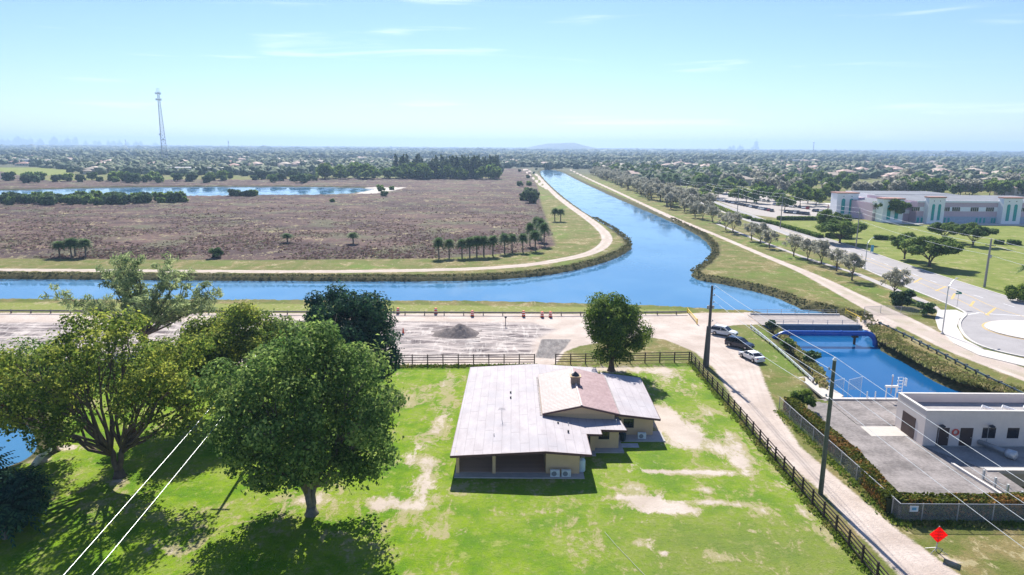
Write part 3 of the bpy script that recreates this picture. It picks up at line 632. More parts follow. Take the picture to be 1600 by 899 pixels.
lr = MB(); cxr = onfront(1491.5)
pts = [(cxr+.33*math.cos(a), y0-.09, 1.75+.33*math.sin(a)) for a in np.linspace(0, 2*math.pi, 25)]
lr.tube(pts, .085, 8, cap=False); tag(lr.build('life_ring', plain('life_ring_orange', (.65, .10, .07), .5, .4), smooth=True), 'round orange life ring hung between the two pump station doors', 'life ring')
# platform in front with sunlit edge, retaining walls, pit
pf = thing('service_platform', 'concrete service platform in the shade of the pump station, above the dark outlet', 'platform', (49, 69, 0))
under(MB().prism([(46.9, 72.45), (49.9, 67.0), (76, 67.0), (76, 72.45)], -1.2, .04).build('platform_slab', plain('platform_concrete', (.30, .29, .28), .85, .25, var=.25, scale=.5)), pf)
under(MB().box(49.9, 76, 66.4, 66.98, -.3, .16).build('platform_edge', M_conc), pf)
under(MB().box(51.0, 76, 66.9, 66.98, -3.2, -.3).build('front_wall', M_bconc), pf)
wa = Vector((*G(1487, 727), 0)); wb = Vector((*G(1563, 775), 0)); an = math.atan2((wb-wa).y, (wb-wa).x)
cw = MB().obox(((wa.x+wb.x)/2, (wa.y+wb.y)/2), an, (wb-wa).length/2, .14, -3, .3).build('retaining_wall', M_kerb); tag(cw, 'white-topped concrete retaining wall slanting beside the dark outlet', 'wall')
M_post = plain('chain_post', (.55, .56, .55), .6, .3)
cr = thing('chain_barrier', 'posts with hanging chains along the dark outlet pit', 'chain barrier', (51.2, 66, 0))
cp_ = [G3(1531, 745, .3), G3(1549, 757, .3), G3(1568, 768, .3), G3(1590, 779, .3)]
for i, p in enumerate(cp_):
    under(MB().box(p.x-.09+.35, p.x+.09+.35, p.y-.09, p.y+.09, -.1, 1.05).build('post', M_post), cr)
    if i < 3:
        q = cp_[i+1]
        for z in (.9, .5):
            under(MB().tube([(p.x+.35+(q.x-p.x)*s, p.y+(q.y-p.y)*s, z-.22*4*s*(1-s)) for s in np.linspace(0, 1, 9)], .025, 5).build('chain', M_post), cr)
tk = thing('filter_tank', 'grey cylindrical tank lying on the shaded pump platform', 'tank', (56, 70, 0))
ta = G3(1556, 700, .5); tb = G3(1577, 709, .55)
under(MB().tube([ta+Vector((-1.0, 1.4, .1)), ta, tb], .28, 12).build('pipe', plain('tank_grey', (.32, .34, .36), .4, .5, .2), smooth=True), tk)
under(MB().tube([tb+Vector((-.2, .3, 0)), tb+Vector((-.1, .15, 0)), tb+Vector((.35, -.5, 0)), tb+Vector((.4, -.6, 0))], [.3, .5, .5, .25], 14).build('tank_body', plain('tank_light', (.5, .53, .56), .35, .5, .2), smooth=True), tk)
for s in (0, 1): under(MB().box(tb.x-.1+.3*s, tb.x+.1+.3*s, tb.y-.3*s-.1, tb.y-.3*s+.1, .04, .3).build('support', M_galv), tk)
# quay wall, trash rake frame, gauges
qy = 86.72
q1 = MB().box(42.3, 62, qy, qy+.5, -3, .28).build('quay_wall', M_kerb); tag(q1, 'low white-capped concrete quay wall at the end of the pump yard', 'wall')
M_wm = plain('white_metal', (.78, .80, .82), .4, .4)
g = G3(1391, 622, .3)
ho = thing('gate_hoist', 'white steel gate hoist with a tall screw stem on the quay', 'gate hoist', g)
MB().box(-.7, -.6, -.05, .05, 0, 1.5).build('frame_leg', M_wm, ho); MB().box(.6, .7, -.05, .05, 0, 1.5).build('frame_leg', M_wm, ho)
MB().box(-.85, .85, -.15, .15, 1.5, 1.75).build('beam', M_wm, ho); MB().tube([(0, 0, .6), (0, 0, 3.0)], .06, 8).build('stem', plain('stem_pink', (.5, .38, .38), .5), ho); MB().lathe((0, 0, 3.0), [(.05, 0), (.13, .05), (.1, .25), (.03, .3)], 10).build('cap', M_wm, ho)
g = G3(1418, 620, .3)+Vector((0, 1.6, 0))
ld = thing('ladder_cage', 'white ladder cage rising behind the pump station corner', 'ladder', g)
for x in (-.55, .1): MB().box(x-.04, x+.04, -.05, .05, 0, 2.0).build('rail', M_wm, ld)
for x in (.6,): MB().box(x-.04, x+.04, -.04, .4, .9, 2.0).build('rail', M_wm, ld)
for k in range(4): MB().box(-.5, .08, -.025, .025, .3+k*.45, .36+k*.45).build('rung', M_wm, ld)
for z in (1.0, 1.5, 1.98): MB().tube([(-.55, 0, z), (-.3, .6, z), (.4, .6, z), (.65, .2, z), (.1, 0, z)], .035, 6).build('hoop', M_wm, ld)
for px in (1357, 1370):
    g = G3(px, 625, .2); tag(MB().tube([g+Vector((0, .5, -1.5)), g+Vector((0, .5, 1.0))], .07, 8).build('gauge_post', M_wm), 'short white gauge post in the water at the quay', 'post', 'gauge posts at the quay')
sc = thing('fence_screen', 'see-through wire screen panels standing over the water beside the tall pole', 'screen', G3(1320, 610, 0))
for k in range(2):
    a = Vector((k*2.1-1.9, .2-k*.7, 0)); b = a+Vector((1.9, .25, 0))
    MB().quad((a.x, a.y, .2), (b.x, b.y, .2), (b.x, b.y, 1.6+k*.5), (a.x, a.y, 1.2+k*.5)).build('screen_panel', M_chain, sc)
    MB().tube([(a.x, a.y, -1.4), (a.x, a.y, 1.2+k*.5), (b.x, b.y, 1.6+k*.5), (b.x, b.y, -1.4)], .03, 6).build('screen_frame', M_wm, sc)
# ================================================================ HOUSE
hs = thing('ranch_house', 'low tan house with a large pale flat roof and a raised pink-tiled middle section', 'house', (0, 78, 0))
def sheetroof():
    t = NT('white_rolled_roof'); p = t.pos(); s = t.n('ShaderNodeSeparateXYZ'); t.l(p, s.inputs[0])
    fx = t.ma('ABSOLUTE', t.ma('SUBTRACT', t.ma('FRACT', t.ma('MULTIPLY', s.outputs[0], 1.05)), .5)); ln = t.mr(fx, .46, .5)
    row = t.ma('FLOOR', t.ma('MULTIPLY', s.outputs[0], 1.05))
    fy = t.ma('ABSOLUTE', t.ma('SUBTRACT', t.ma('FRACT', t.ma('ADD', t.ma('MULTIPLY', s.outputs[1], .13), t.ma('MULTIPLY', row, .37))), .5)); ly = t.mr(fy, .485, .5)
    n = t.noise(t.scale(p, (1, .35, 1)), .8, 6, .65); n2 = t.noise(p, .25, 4)
    c = t.mix(t.mr(n, .3, .7), (.37, .33, .345), (.46, .42, .435)); c = t.mix(t.mr(n2, .45, .65, 0, .5), c, (.345, .33, .36))
    c = t.mix(t.ma('MULTIPLY', t.ma('MAXIMUM', ln, ly), .5), c, (.17, .15, .155))
    t.pbr(c, .75, .25, 0, t.bump(t.ma('MAXIMUM', ln, ly), .3, .03)); return t.m
def tileroof(name, a, b):
    t = NT(name); p = t.pos(); s = t.n('ShaderNodeSeparateXYZ'); t.l(p, s.inputs[0])
    w = t.ma('SINE', t.ma('MULTIPLY', s.outputs[1], 2*math.pi/.42)); r = t.ma('FRACT', t.ma('MULTIPLY', s.outputs[0], 2.6))
    n = t.noise(p, 1.1, 5, .7); c = t.mix(t.mr(n, .3, .7), a, b)
    c = t.mix(t.mr(w, -1, -.3, .35, 0), c, tuple(x*.35 for x in a)); c = t.mix(t.mr(r, .9, 1, 0, .25), c, tuple(x*.4 for x in a))
    t.pbr(c, .55, .35, 0, t.bump(t.ma('ADD', w, r), .6, .05)); return t.m
M_rf = sheetroof(); M_tile_r = tileroof('clay_tile_pink', (.30, .185, .19), (.42, .28, .28)); M_tile_l = tileroof('clay_tile_sheen', (.36, .285, .265), (.44, .365, .345))  # left slope tiles paler: the sun's sheen is put into their colour
M_tan = plain('tan_stucco', (.62, .44, .27), .85, .2, var=.05, scale=1); M_fas = plain('brown_fascia', (.11, .055, .06), .6, .3); M_slab = plain('porch_slab', (.42, .40, .40), .85, .25, var=.12)
P_ = lambda o: under(o, hs)
# slabs
P_(MB().box(-5.75, 7.5, 64.15, 70, -.1, .12).build('porch_slab', M_slab))
P_(MB().box(7.6, 12.5, 70.2, 75, -.1, .11).build('patio_slab', M_slab)); P_(MB().box(7.503, 9.3, 69.4, 70.19, -.1, .10).build('patio_step', M_slab))
P_(MB().box(12.3, 17.7, 73.2, 76, -.1, .13).build('side_slab', M_slab))
# porch floor and walls
def planks():
    t = NT('porch_planks'); p = t.pos(); s = t.n('ShaderNodeSeparateXYZ'); t.l(p, s.inputs[0]); v = t.ma('MULTIPLY', s.outputs[1], 3.2); fr = t.ma('FRACT', v)
    r = t.noise(t.scale(t.ma('FLOOR', v), (1, 1, 1)), 3.7, 1); c = t.mix(r, (.44, .29, .23), (.60, .43, .36)); c = t.mix(t.mr(fr, .86, .95), c, (.06, .03, .025)); t.pbr(c, .6, .3); return t.m
P_(MB().box(-5.55, 3.55, 65.25, 70.6, .12, .15).build('porch_floor', planks()))
P_(MB().box(3.6, 7.05, 65.1, 70, 0, 2.62).build('room_wall', M_tan))
P_(MB().box(-5.6, 3.6, 70.6, 70.8, 0, 2.24).build('porch_back_wall', M_tan))
P_(MB().box(-5.5, 7.9, 70.81, 92, 0, 2.22).build('main_wall', M_tan)); P_(MB().box(7.903, 11.9, 75.1, 91.9, 0, 2.3).build('rear_wall', M_tan))
P_(MB().box(7.06, 9.3, 70.6, 70.8, .1, 2.4).build('recess_wall', M_tan))
P_(MB().box(8.95, 12.0, 71.3, 75, 0, 2.45).build('wing_wall', M_tan))
P_(MB().box(12.01, 16.55, 74.9, 88, 0, 2.45).build('east_wall', M_tan))
for x in (-5.45, -1.72): P_(MB().box(x-.16, x+.16, 65.0, 65.32, .12, 2.45).build('porch_post', M_tan))
wm = P_(MB().box(-5.62, -5.5, 65.4, 70.5, .1, 1.0).build('porch_side_rail', plain('white_trim', (.75, .74, .72), .6, .3)))
# openings
def opening(x0, x1, y, z0, z1, name='window'):
    f = P_(MB().box(x0, x1, y-.04, y-.003, z0, z1).build(name, M_dark)); g = MB().box(x0+.07, x1-.07, y-.055, y-.042, z0+.07, z1-.07).box(x0-.0+(x1-x0)/2-.02, x0+(x1-x0)/2+.02, y-.06, y-.056, z0+.07, z1-.07).build('pane', M_win)
    g.parent = f; g.matrix_parent_inverse = Matrix.Identity(4)
opening(9.75, 10.95, 71.3, 1.15, 2.15); opening(13.1, 14.3, 74.9, 1.0, 2.1)
opening(7.95, 8.75, 70.6, .15, 2.2, 'door'); opening(12.2, 12.8, 74.9, .15, 2.1, 'door')
opening(-4.6, -3.4, 70.6, .2, 2.2, 'door'); opening(-2.6, -.6, 70.6, 1, 2.1)
# roof plates
def plate(poly, zf, name, m, th=.16, parent=None):
    mb = MB(); mb.prism(poly, lambda x, y: zf(x, y)-th, zf); o = P_(mb.build(name, m)); return o
zl = lambda x, y: 2.42+.56*(x+6)/9.5
zr = lambda x, y: 2.98-.4*(x-3.5)/4.6
zm = lambda x, y: 2.56-.02*(x-8.1)
ze = lambda x, y: 2.98-.5*(x-12.1)/4.9
zb = lambda x, y: 2.98-.5*(x-3.5)/8.4
roofs = [([(-6.1, 64.2), (3.5, 64.2), (3.5, 92.5), (-5.8, 92.5)], zl, 'roof_left'), ([(3.502, 64.2), (8.15, 64.35), (8.15, 69.45), (8.15, 74), (3.502, 74)], zr, 'roof_front'),
         ([(8.152, 69.5), (9.85, 69.5), (9.85, 70.75), (12.75, 70.75), (12.35, 74.6), (8.152, 74.6)], zm, 'roof_wing'),
         ([(12.1, 74.2), (17.15, 74.0), (17.5, 88.5), (12.1, 89)], ze, 'roof_east'), ([(3.502, 86), (12.08, 86), (11.9, 92.5), (3.502, 92.5)], zb, 'roof_back')]
for poly, zf, nm in roofs:
    plate(poly, zf, nm, M_rf)
fz = MB()
def fascia(a, b, zf, h=.24):
    n = len(fz.v); an = math.atan2(b[1]-a[1], b[0]-a[0]); ox, oy = math.sin(an)*.05, -math.cos(an)*.05
    fz.v += [(p[0]+k*ox, p[1]+k*oy, zf(*p)+dz) for p in (a, b) for k in (0.06, 1) for dz in (-h, .015)]
    fz.f += [(n, n+1, n+5, n+4), (n+2, n+6, n+7, n+3), (n+1, n+3, n+7, n+5), (n, n+4, n+6, n+2), (n, n+2, n+3, n+1), (n+4, n+5, n+7, n+6)]
for poly, zf, edges in ((roofs[0][0], zl, (0, 2, 3)), (roofs[1][0], zr, (0, 1)), (roofs[2][0], zm, (0, 1, 2, 3)), (roofs[3][0], ze, (0, 1, 2))):
    for e in edges: fascia(poly[e], poly[(e+1) % len(poly)], zf)
P_(fz.build('fascia', M_fas))
# raised tiled section
rx0, rx1, ry0, ry1, rxm, ez, rz_ = 3.55, 12.3, 73.3, 87.0, 8.0, 3.32, 4.30
P_(MB().box(rx0+.45, rx1-.45, ry0+.5, ry1-.5, 2.3, 3.35).build('raised_wall', M_tan))
g = MB(); n = 0
for y in (ry0+.25, ry1-.25): g.v += [(rx0+.3, y, ez-.1), (rx1-.3, y, ez-.1), (rxm, y, rz_-.12)]
g.f += [(0, 1, 2), (5, 4, 3)]; P_(g.build('gable_wall', M_tan))
def slope(xa, za, xb, zb_, name, m):
    b = MB(); n = 0; b.v = [(xa, ry0, za), (xb, ry0, zb_), (xb, ry1, zb_), (xa, ry1, za), (xa, ry0, za-.14), (xb, ry0, zb_-.14), (xb, ry1, zb_-.14), (xa, ry1, za-.14)]
    b.f = [(0, 1, 2, 3), (7, 6, 5, 4), (0, 4, 5, 1), (1, 5, 6, 2), (2, 6, 7, 3), (3, 7, 4, 0)]; return P_(b.build(name, m))
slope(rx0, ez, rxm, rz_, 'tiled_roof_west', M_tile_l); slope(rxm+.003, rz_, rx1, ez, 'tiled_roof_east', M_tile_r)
P_(MB().tube([(rxm, ry0-.02, rz_+.0), (rxm, ry1, rz_+.0)], .13, 8).build('ridge_cap', plain('ridge_pale', (.62, .52, .48), .6, .3)))
fb = MB()
for (xa, za, xb, zb_) in ((rx0, ez, rxm, rz_), (rxm, rz_, rx1, ez)):
    n = len(fb.v); fb.v += [(xa, ry0-.004, za+.02), (xb, ry0-.004, zb_+.02), (xb, ry0-.004, zb_-.2), (xa, ry0-.004, za-.2), (xa, ry0-.05, za+.02), (xb, ry0-.05, zb_+.02), (xb, ry0-.05, zb_-.2), (xa, ry0-.05, za-.2)]
    fb.f += [(n+4, n+7, n+6, n+5), (n, n+1, n+2, n+3), (n, n+4, n+5, n+1), (n+3, n+2, n+6, n+7), (n, n+3, n+7, n+4), (n+1, n+5, n+6, n+2)]
P_(fb.build('bargeboard', M_fas))
fl = MB()   # flashing gravel line at the foot of the tiles
fl.box(rx1-.05, rx1+.25, ry0+.8, ry1-.2, 2.9, 3.03); fl.box(rx0-.25, rx0-.02, ry0+.3, ry1-.2, 2.88, 3.02); P_(fl.build('roof_flashing', plain('flashing_grey', (.28, .25, .25), .8, .3, var=.5, scale=4)))
# chimney
cx_, cy_ = 7.95, 81.0
ch = P_(MB().box(cx_-.55, cx_+.55, cy_-.45, cy_+.45, 3.7, 5.15).build('chimney', plain('chimney_stone', (.30, .22, .17), .9, .2, var=.35, scale=4)))
for nm, b, m in (('chimney_cap', MB().box(cx_-.68, cx_+.68, cy_-.58, cy_+.58, 5.152, 5.27), M_tan),):
    o = b.build(nm, m); o.parent = ch
b = MB(); b.v = [(cx_-.5, cy_-.4, 5.272), (cx_+.5, cy_-.4, 5.272), (cx_+.5, cy_+.4, 5.272), (cx_-.5, cy_+.4, 5.272), (cx_, cy_, 5.8)]; b.f = [(3, 2, 1, 0), (0, 1, 4), (1, 2, 4), (2, 3, 4), (3, 0, 4)]
o = b.build('chimney_cowl', M_dark); o.parent = ch
# roof pipes and aerial
for px, py in ((798, 614), (798, 622), (872, 662), (888, 675), (888, 663), (772, 679), (963, 658)):
    x, y = G(px, py, 2.8); k = .36 if py in (614, 622, 662, 675) else .25
    P_(MB().tube([(x, y, 2.5), (x, y, 2.85+k*.45)], .1 if k > .3 else .04, 8).build('vent_pipe', M_dark if k > .3 else M_galv))
x, y = G(784, 655, 2.75); a = MB().tube([(x, y, 2.6), (x, y, 4.1)], .025, 6)
for k in range(4): a.tube([(x-.45+.05*k, y-.1+.2*k-.3, 4.0), (x+.45-.05*k, y-.1+.2*k-.3, 4.0)], .012, 4)
a.tube([(x, y-.5, 4.0), (x, y+.5, 4.0)], .015, 4); P_(a.build('roof_aerial', M_galv))
# AC units
M_ac = plain('ac_white', (.62, .66, .68), .5, .4)
def ac(px, py, label, sc=1., y=None):
    x, yy = G(px, py); t = thing('air_conditioner', label, 'air conditioner', (x, y or yy, .12), 0, 'air conditioners by the house walls')
    MB().box(-.48*sc, .48*sc, -.18, .18, 0, .72*sc).build('casing', M_ac, t, bevel=.03)
    MB().tube([(-.1, -.19, .36*sc), (-.1, -.21, .36*sc)], .26*sc, 20).build('fan_grille', plain('grille_grey', (.2, .22, .25), .5), t)
    return t
ac(867, 746, 'left of the two white air conditioners under the tan front wall'); ac(884.5, 746, 'right of the two white air conditioners under the tan front wall')
ac(1003, 688, 'white air conditioner on the side slab of the east wing', 1., 73.9)
wh = thing('water_softener', 'pale blue water tank with rounded top at the corner of the front room', 'tank', (*G(908, 737), .12))
MB().lathe((0, 0, 0), [(.40, 0), (.42, .06), (.42, 1.1), (.36, 1.25), (.15, 1.33)], 20).build('tank_shell', plain('tank_blue_white', (.48, .60, .70), .4, .4), wh, smooth=True)
MB().tube([(0, 0, 1.3), (0, 0, 1.5), (.3, 0, 1.5), (.3, .3, 1.5)], .04, 6).build('pipe', M_galv, wh)
bn = thing('rubbish_bin', 'dark wheeled bin in the recess beside the east wing', 'bin', (*G(973, 690), .1))
MB().lathe((0, 0, 0), [(.30, 0), (.36, .8), (.38, .85)], 4).build('bin_body', plain('bin_dark', (.03, .05, .06), .5), bn); MB().lathe((0, 0, .852), [(.4, 0), (.4, .06), (.2, .14)], 4).build('lid', plain('bin_dark', (.03, .05, .06), .5), bn)
tb_ = MB().box(0, 2.4, 0, 1.0, 0, .06).build('paving_board', plain('board_grey', (.45, .46, .48), .8)); tb_.location = (12.0, 71.6, .03); tag(tb_, 'flat pale board lying on the grass behind the east slab', 'board')
# ================================================================ VEHICLES
def car(label, loc, rz, body, kind='sedan', group=None, detail=True, sc=1.):
    t = thing('parked_car', label, 'car', (*loc, .02), rz, group)
    L, Wd = 4.7*sc, 1.86*sc; H = 1.45 if kind == 'sedan' else 1.68
    # side profile (x forward) lower body
    if kind == 'sedan': low = [(-2.35, .55), (-2.33, .85), (-2.2, .98), (-1.55, 1.02), (.75, .98), (1.9, .82), (2.28, .68), (2.35, .45)]; cab = [(-1.75, 1.0), (-1.15, 1.38), (-.7, 1.45), (.15, 1.45), (.45, 1.38), (1.2, .97)]
    else: low = [(-2.3, .55), (-2.32, .95), (-2.25, 1.08), (.85, 1.06), (1.95, .95), (2.3, .78), (2.35, .5)]; cab = [(-2.22, 1.05), (-2.0, 1.55), (-1.7, 1.68), (.1, 1.68), (.35, 1.6), (1.1, 1.03)]
    def hull(prof, zb, wb, wt, taper):
        b = MB(); prof = [(p[0]*sc, p[1]*sc) for p in prof]; m = len(prof); zmin = zb; zmax = max(p[1] for p in prof)
        secs = []
        for s, ww in ((-1, 1), (-.92, 1.0), (.92, 1.0), (1, 1)):
            row = []
            for x, z in [(prof[0][0], zb)]+prof+[(prof[-1][0], zb)]:
                f = (z-zb)/(zmax-zb); wd = (wb*(1-f)+wt*f)/2*(1-taper*(abs(x)/2.35)**4); zz = z-(.04 if abs(s) == 1 else 0)*(f > .5)
                row.append((x*(1-.01*(abs(s) == 1)), s*wd, zz))
            secs.append(row)
        k = m+2
        for r in secs: b.v += r
        for i in range(3):
            for j in range(k): b.f.append((i*k+j, i*k+(j+1) % k, (i+1)*k+(j+1) % k, (i+1)*k+j))
        b.f.append(tuple(range(k))[::-1]); b.f.append(tuple(3*k+j for j in range(k))); return b
    bm_ = hull(low, .28, Wd, Wd*.97, .14).build('body', body, t, bevel=.03)
    bm_.modifiers.new('wn', 'WEIGHTED_NORMAL') if 0 else None
    hull([(p[0], p[1]) for p in cab], .93, Wd*.93, Wd*.74, .0).build('glass_house', M_win, t)
    rf = [(p[0]*.97, p[1]+.012) for p in cab if p[1] > 1.3]
    hull(rf, rf[0][1]-.06, Wd*.80, Wd*.72, 0).build('roof', body, t, bevel=.02)
    pl = MB()
    for s in (-1, 1):
        for xa, za, xb, zb_ in ((cab[0][0], cab[0][1], cab[1][0], cab[1][1]), (cab[-1][0], cab[-1][1], cab[-2][0], cab[-2][1]), (-.35, 1.0, -.35, cab[2][1])):
            wa_, wb_ = Wd*.93/2, Wd*.76/2; pl.tube([(xa, s*wa_*1.0, za), (xb, s*wb_*1.02, zb_)], .045, 5)
    pl.build('pillars', body, t)
    wb = MB(); 
    first = None
    for x in (-1.42*sc, 1.42*sc):
        for s in (-1, 1):
            if first is None:
                o = MB().tube([(0, -.11, 0), (0, -.09, 0), (0, .09, 0), (0, .11, 0)], [.29, .33, .33, .29], 18).build('wheel', plain('tyre', (.02, .02, .02), .8), t)
                r = MB().tube([(0, -.115, 0), (0, .115, 0)], .19, 12).build('rim', plain('rim_metal', (.4, .4, .42), .3, .5, .8), o); first = o
            else:
                o = first.copy(); COL.objects.link(o); o.parent = t
                r2 = first.children[0].copy(); COL.objects.link(r2); r2.parent = o
            o.location = (x, s*(Wd/2-.12), .33)
    if detail:
        for s in (-1, 1):
            MB().box(2.2, 2.33, s*.62-.17, s*.62+.17, .6, .72).build('headlight', plain('lamp_clear', (.7, .72, .75), .15, .6), t)
            MB().box(-2.36, -2.28, s*.66-.16, s*.66+.16, .72, .86).build('tail_light', plain('lamp_red', (.35, .02, .02), .2, .5), t)
            MB().box(.72, .9, s*(Wd/2+.09)-.09, s*(Wd/2+.09)+.09, .95, 1.08).build('mirror', body, t)
        MB().box(2.3, 2.37, -.45, .45, .42, .62).build('grille', M_dark, t); MB().box(-2.375, -2.34, -.25, .25, .55, .68).build('number_plate', plain('plate', (.6, .6, .6), .5), t)
        MB().box(-2.2, 2.2, -Wd/2+.08, Wd/2-.08, .2, .3).build('sill', M_dark, t)
    return t
M_cw = plain('car_white', (.78, .79, .80), .22, .5, var=.02); M_cb = plain('car_navy', (.012, .02, .045), .15, .6, var=.1); M_cs = plain('car_silver', (.38, .39, .41), .25, .5, .5, var=.03); M_cr = plain('car_red', (.30, .02, .02), .25, .5, var=.05)
G_car = 'cars parked beside the dirt track'
car('white crossover parked first by the dirt track, nose towards the dark car', G(1131, 524), rad(-38), M_cw, 'suv')
car('dark navy car parked between the two white cars', G(1155, 543), rad(-44), M_cb, 'suv')
car('white sedan parked last of the three with its boot facing the yard', G(1174, 562), rad(108), M_cw, 'sedan')
# car park cars (small in view)
rng2 = random.Random(5)
cps = {}
def small_car(m, nm):
    t = thing('car_park_car', 'car', 'car', (0, -50, 0)); 
    b = MB()
    for prof, w0, w1 in (([(-2.3, .3), (-2.3, .9), (-1.7, 1.0), (1.0, .98), (2.1, .8), (2.3, .6), (2.3, .3)], .92, .92),):
        n = len(b.v); k = len(prof); b.v += [(x, -w0, z) for x, z in prof]+[(x, w0, z) for x, z in prof]; b.f += [tuple(range(n, n+k)), tuple(range(n+k, n+2*k))[::-1]]+[(n+i, n+k+i, n+k+(i+1) % k, n+(i+1) % k) for i in range(k)]
    b.build('body', m, t, bevel=.06)
    c = MB(); prof = [(-1.8, .98), (-1.2, 1.42), (.3, 1.45), (1.2, .97)]; k = 4; c.v = [(x, -.82+(.12 if z > 1.2 else 0), z) for x, z in prof]+[(x, .82-(.12 if z > 1.2 else 0), z) for x, z in prof]; c.f = [(0, 1, 2, 3), (7, 6, 5, 4)]+[(i, k+i, k+(i+1) % k, (i+1) % k) for i in range(k)]
    c.build('glass_house', M_win, t); MB().box(-1.15, .28, -.68, .68, 1.40, 1.48).build('roof', m, t, bevel=.03)
    for x in (-1.4, 1.4):
        for s in (-.8, .8): MB().tube([(x, s-.1, .32), (x, s+.1, .32)], .32, 10).build('wheel', plain('tyre', (.02, .02, .02), .8), t)
    return t
cols = [('black', M_cb), ('white', M_cw), ('silver', M_cs), ('red', M_cr), ('dark grey', plain('car_grey', (.06, .065, .07), .25, .5))]
protos = [small_car(m, n) for n, m in cols]; used = set()
rows = [((1108, 311), (1206, 331), 22), ((1228, 333), (1262, 336), 8), ((1210, 321), (1262, 327), 9), ((1272, 331), (1288, 332), 4), ((1288, 301), (1330, 306), 6), ((1140, 308), (1200, 316), 10)]
for (a, b, n) in rows:
    for i in range(n):
        k = rng2.choices(range(5), (5, 4, 3, 1, 4))[0]; f = i/(n-1) if n > 1 else 0
        x, y = G(a[0]*(1-f)+b[0]*f, a[1]*(1-f)+b[1]*f); lb = '%s car in the rows of the school car park' % cols[k][0]
        rz = rad(62+rng2.uniform(-3, 3))+(math.pi if rng2.random() < .4 else 0)
        if k not in used:
            o = protos[k]; used.add(k); o.location = (x, y, .05); o.rotation_euler = (0, 0, rz); o['label'] = lb; o['group'] = cols[k][0]+' cars in the school car park'
        else: dup(protos[k], (x, y, .05), rz, 1, lb, cols[k][0]+' cars in the school car park')
# ================================================================ POLES, WIRES, LAMPS
M_cpole = plain('concrete_pole_dark', (.10, .10, .105), .85, .2, var=.15); M_gpole = plain('wood_pole_green', (.11, .125, .095), .9, .2, var=.25, scale=2); M_lpole = plain('lamp_pole_alu', (.55, .56, .57), .4, .5, .5)
M_wire = plain('power_wire_bright', (.62, .64, .66), .45, .5, .3)
def insul(parent, x, y, z, d=(.35, 0)):
    MB().tube([(x, y, z), (x+d[0], y+d[1], z)], .04, 6).build('bracket', M_galv, parent)
    MB().lathe((x+d[0], y+d[1], z), [(.05, 0), (.1, .05), (.06, .1), (.1, .15), (.05, .25)], 8).build('insulator', plain('insulator_grey', (.35, .36, .38), .3, .5), parent)
p1 = Vector((*G(1104, 573), 0)); t = thing('utility_pole', 'tall dark utility pole with thick lower half at the fence corner', 'utility pole', p1)
MB().tube([(0, 0, -.5), (0.05, 0, 12.75)], [.3, .17], 12).build('pole', M_cpole, t)
MB().tube([(-.12, .05, -.5), (-.02, .05, 6.4), (-.02, .05, 6.5)], [.50, .34, .1], 12).build('pole_sleeve', M_cpole, t)
for z in (12.2, 11.2, 10.1, 7.2): insul(t, .1, 0, z)
MB().lathe((-.35, 0, 9.1), [(.18, 0), (.2, .1), (.2, .5), (.1, .6)], 12).build('transformer', M_galv, t)
MB().lathe((.4, -.05, 9.2), [(.16, 0), (.18, .1), (.18, .4), (.1, .5)], 12).build('transformer', M_galv, t)
p2 = Vector((*G(1282, 772), 0)); t = thing('utility_pole', 'slim weathered utility pole beside the white dirt track, nearest the camera', 'utility pole', p2)
MB().tube([(0, 0, -.5), (.0, 0, 13.6)], [.24, .16], 12).build('pole', M_gpole, t)
MB().lathe((0, 0, 13.6), [(.16, 0), (.2, .08), (.08, .3)], 10).build('pole_cap', M_wm, t)
zs2 = [13.85, 12.7, 11.7, 10.05]
for z in zs2[1:]: insul(t, -.1, 0, z, (-.35, 0))
def wire(a, b, sag, label, r=.024, group='power wires between the two utility poles'):
    pts = [(a[0]+(b[0]-a[0])*s, a[1]+(b[1]-a[1])*s, a[2]+(b[2]-a[2])*s-4*sag*s*(1-s)) for s in np.linspace(0, 1, 25)]
    o = MB().tube(pts, r, 5).build('power_wire', M_wire); tag(o, label, 'power wire', group); return o
zs1 = [12.6, 11.3, 10.2, 7.3]; names = ['topmost', 'second highest', 'third highest', 'lowest']
for k in range(4):
    b0 = (p2.x+(-.4 if k else 0), p2.y, zs2[k]+.1)
    wire((p1.x+.45, p1.y, zs1[k]+.2), b0, .35, '%s wire strung between the dark pole and the slim pole' % names[k], .021)
    wire(b0, (p2.x+1.2, 20, zs2[k]-.2), .35, '%s wire running from the slim pole over the pump yard corner' % names[k], .016)
# wires from the dark pole towards the north-east and the left pair
for k, (a, b) in enumerate((((1180, 508, 7.0), (1700, 940, 5.0)), )): pass
wl1 = [G3(380, 578, 9), G3(95, 899, 11)]
def ext(a, b, s): return a+(b-a)*s
for k, (pa, pb) in enumerate((((380, 578), (95, 902)), ((341, 660), (140, 902)))):
    a = G3(*pa, 10.5); b = G3(*pb, 11.5); o = wire(ext(a, b, -.15), ext(a, b, 1.25), .1, ('upper' if k == 0 else 'lower')+' of the two wires crossing over the shaded lawn on the left', .013, 'wires over the left lawn')
# the pole that carries them, hidden in the trees
a = G3(392, 562, 10.5); t = thing('utility_pole', 'utility pole half hidden among the olive trees on the left', 'utility pole', (a.x, a.y, 0)); MB().tube([(0, 0, 0), (0, 0, 11.2)], [.2, .14], 10).build('pole', M_gpole, t); MB().box(-.9, .9, -.06, .06, 10.4, 10.55).build('crossarm', M_gpole, t)
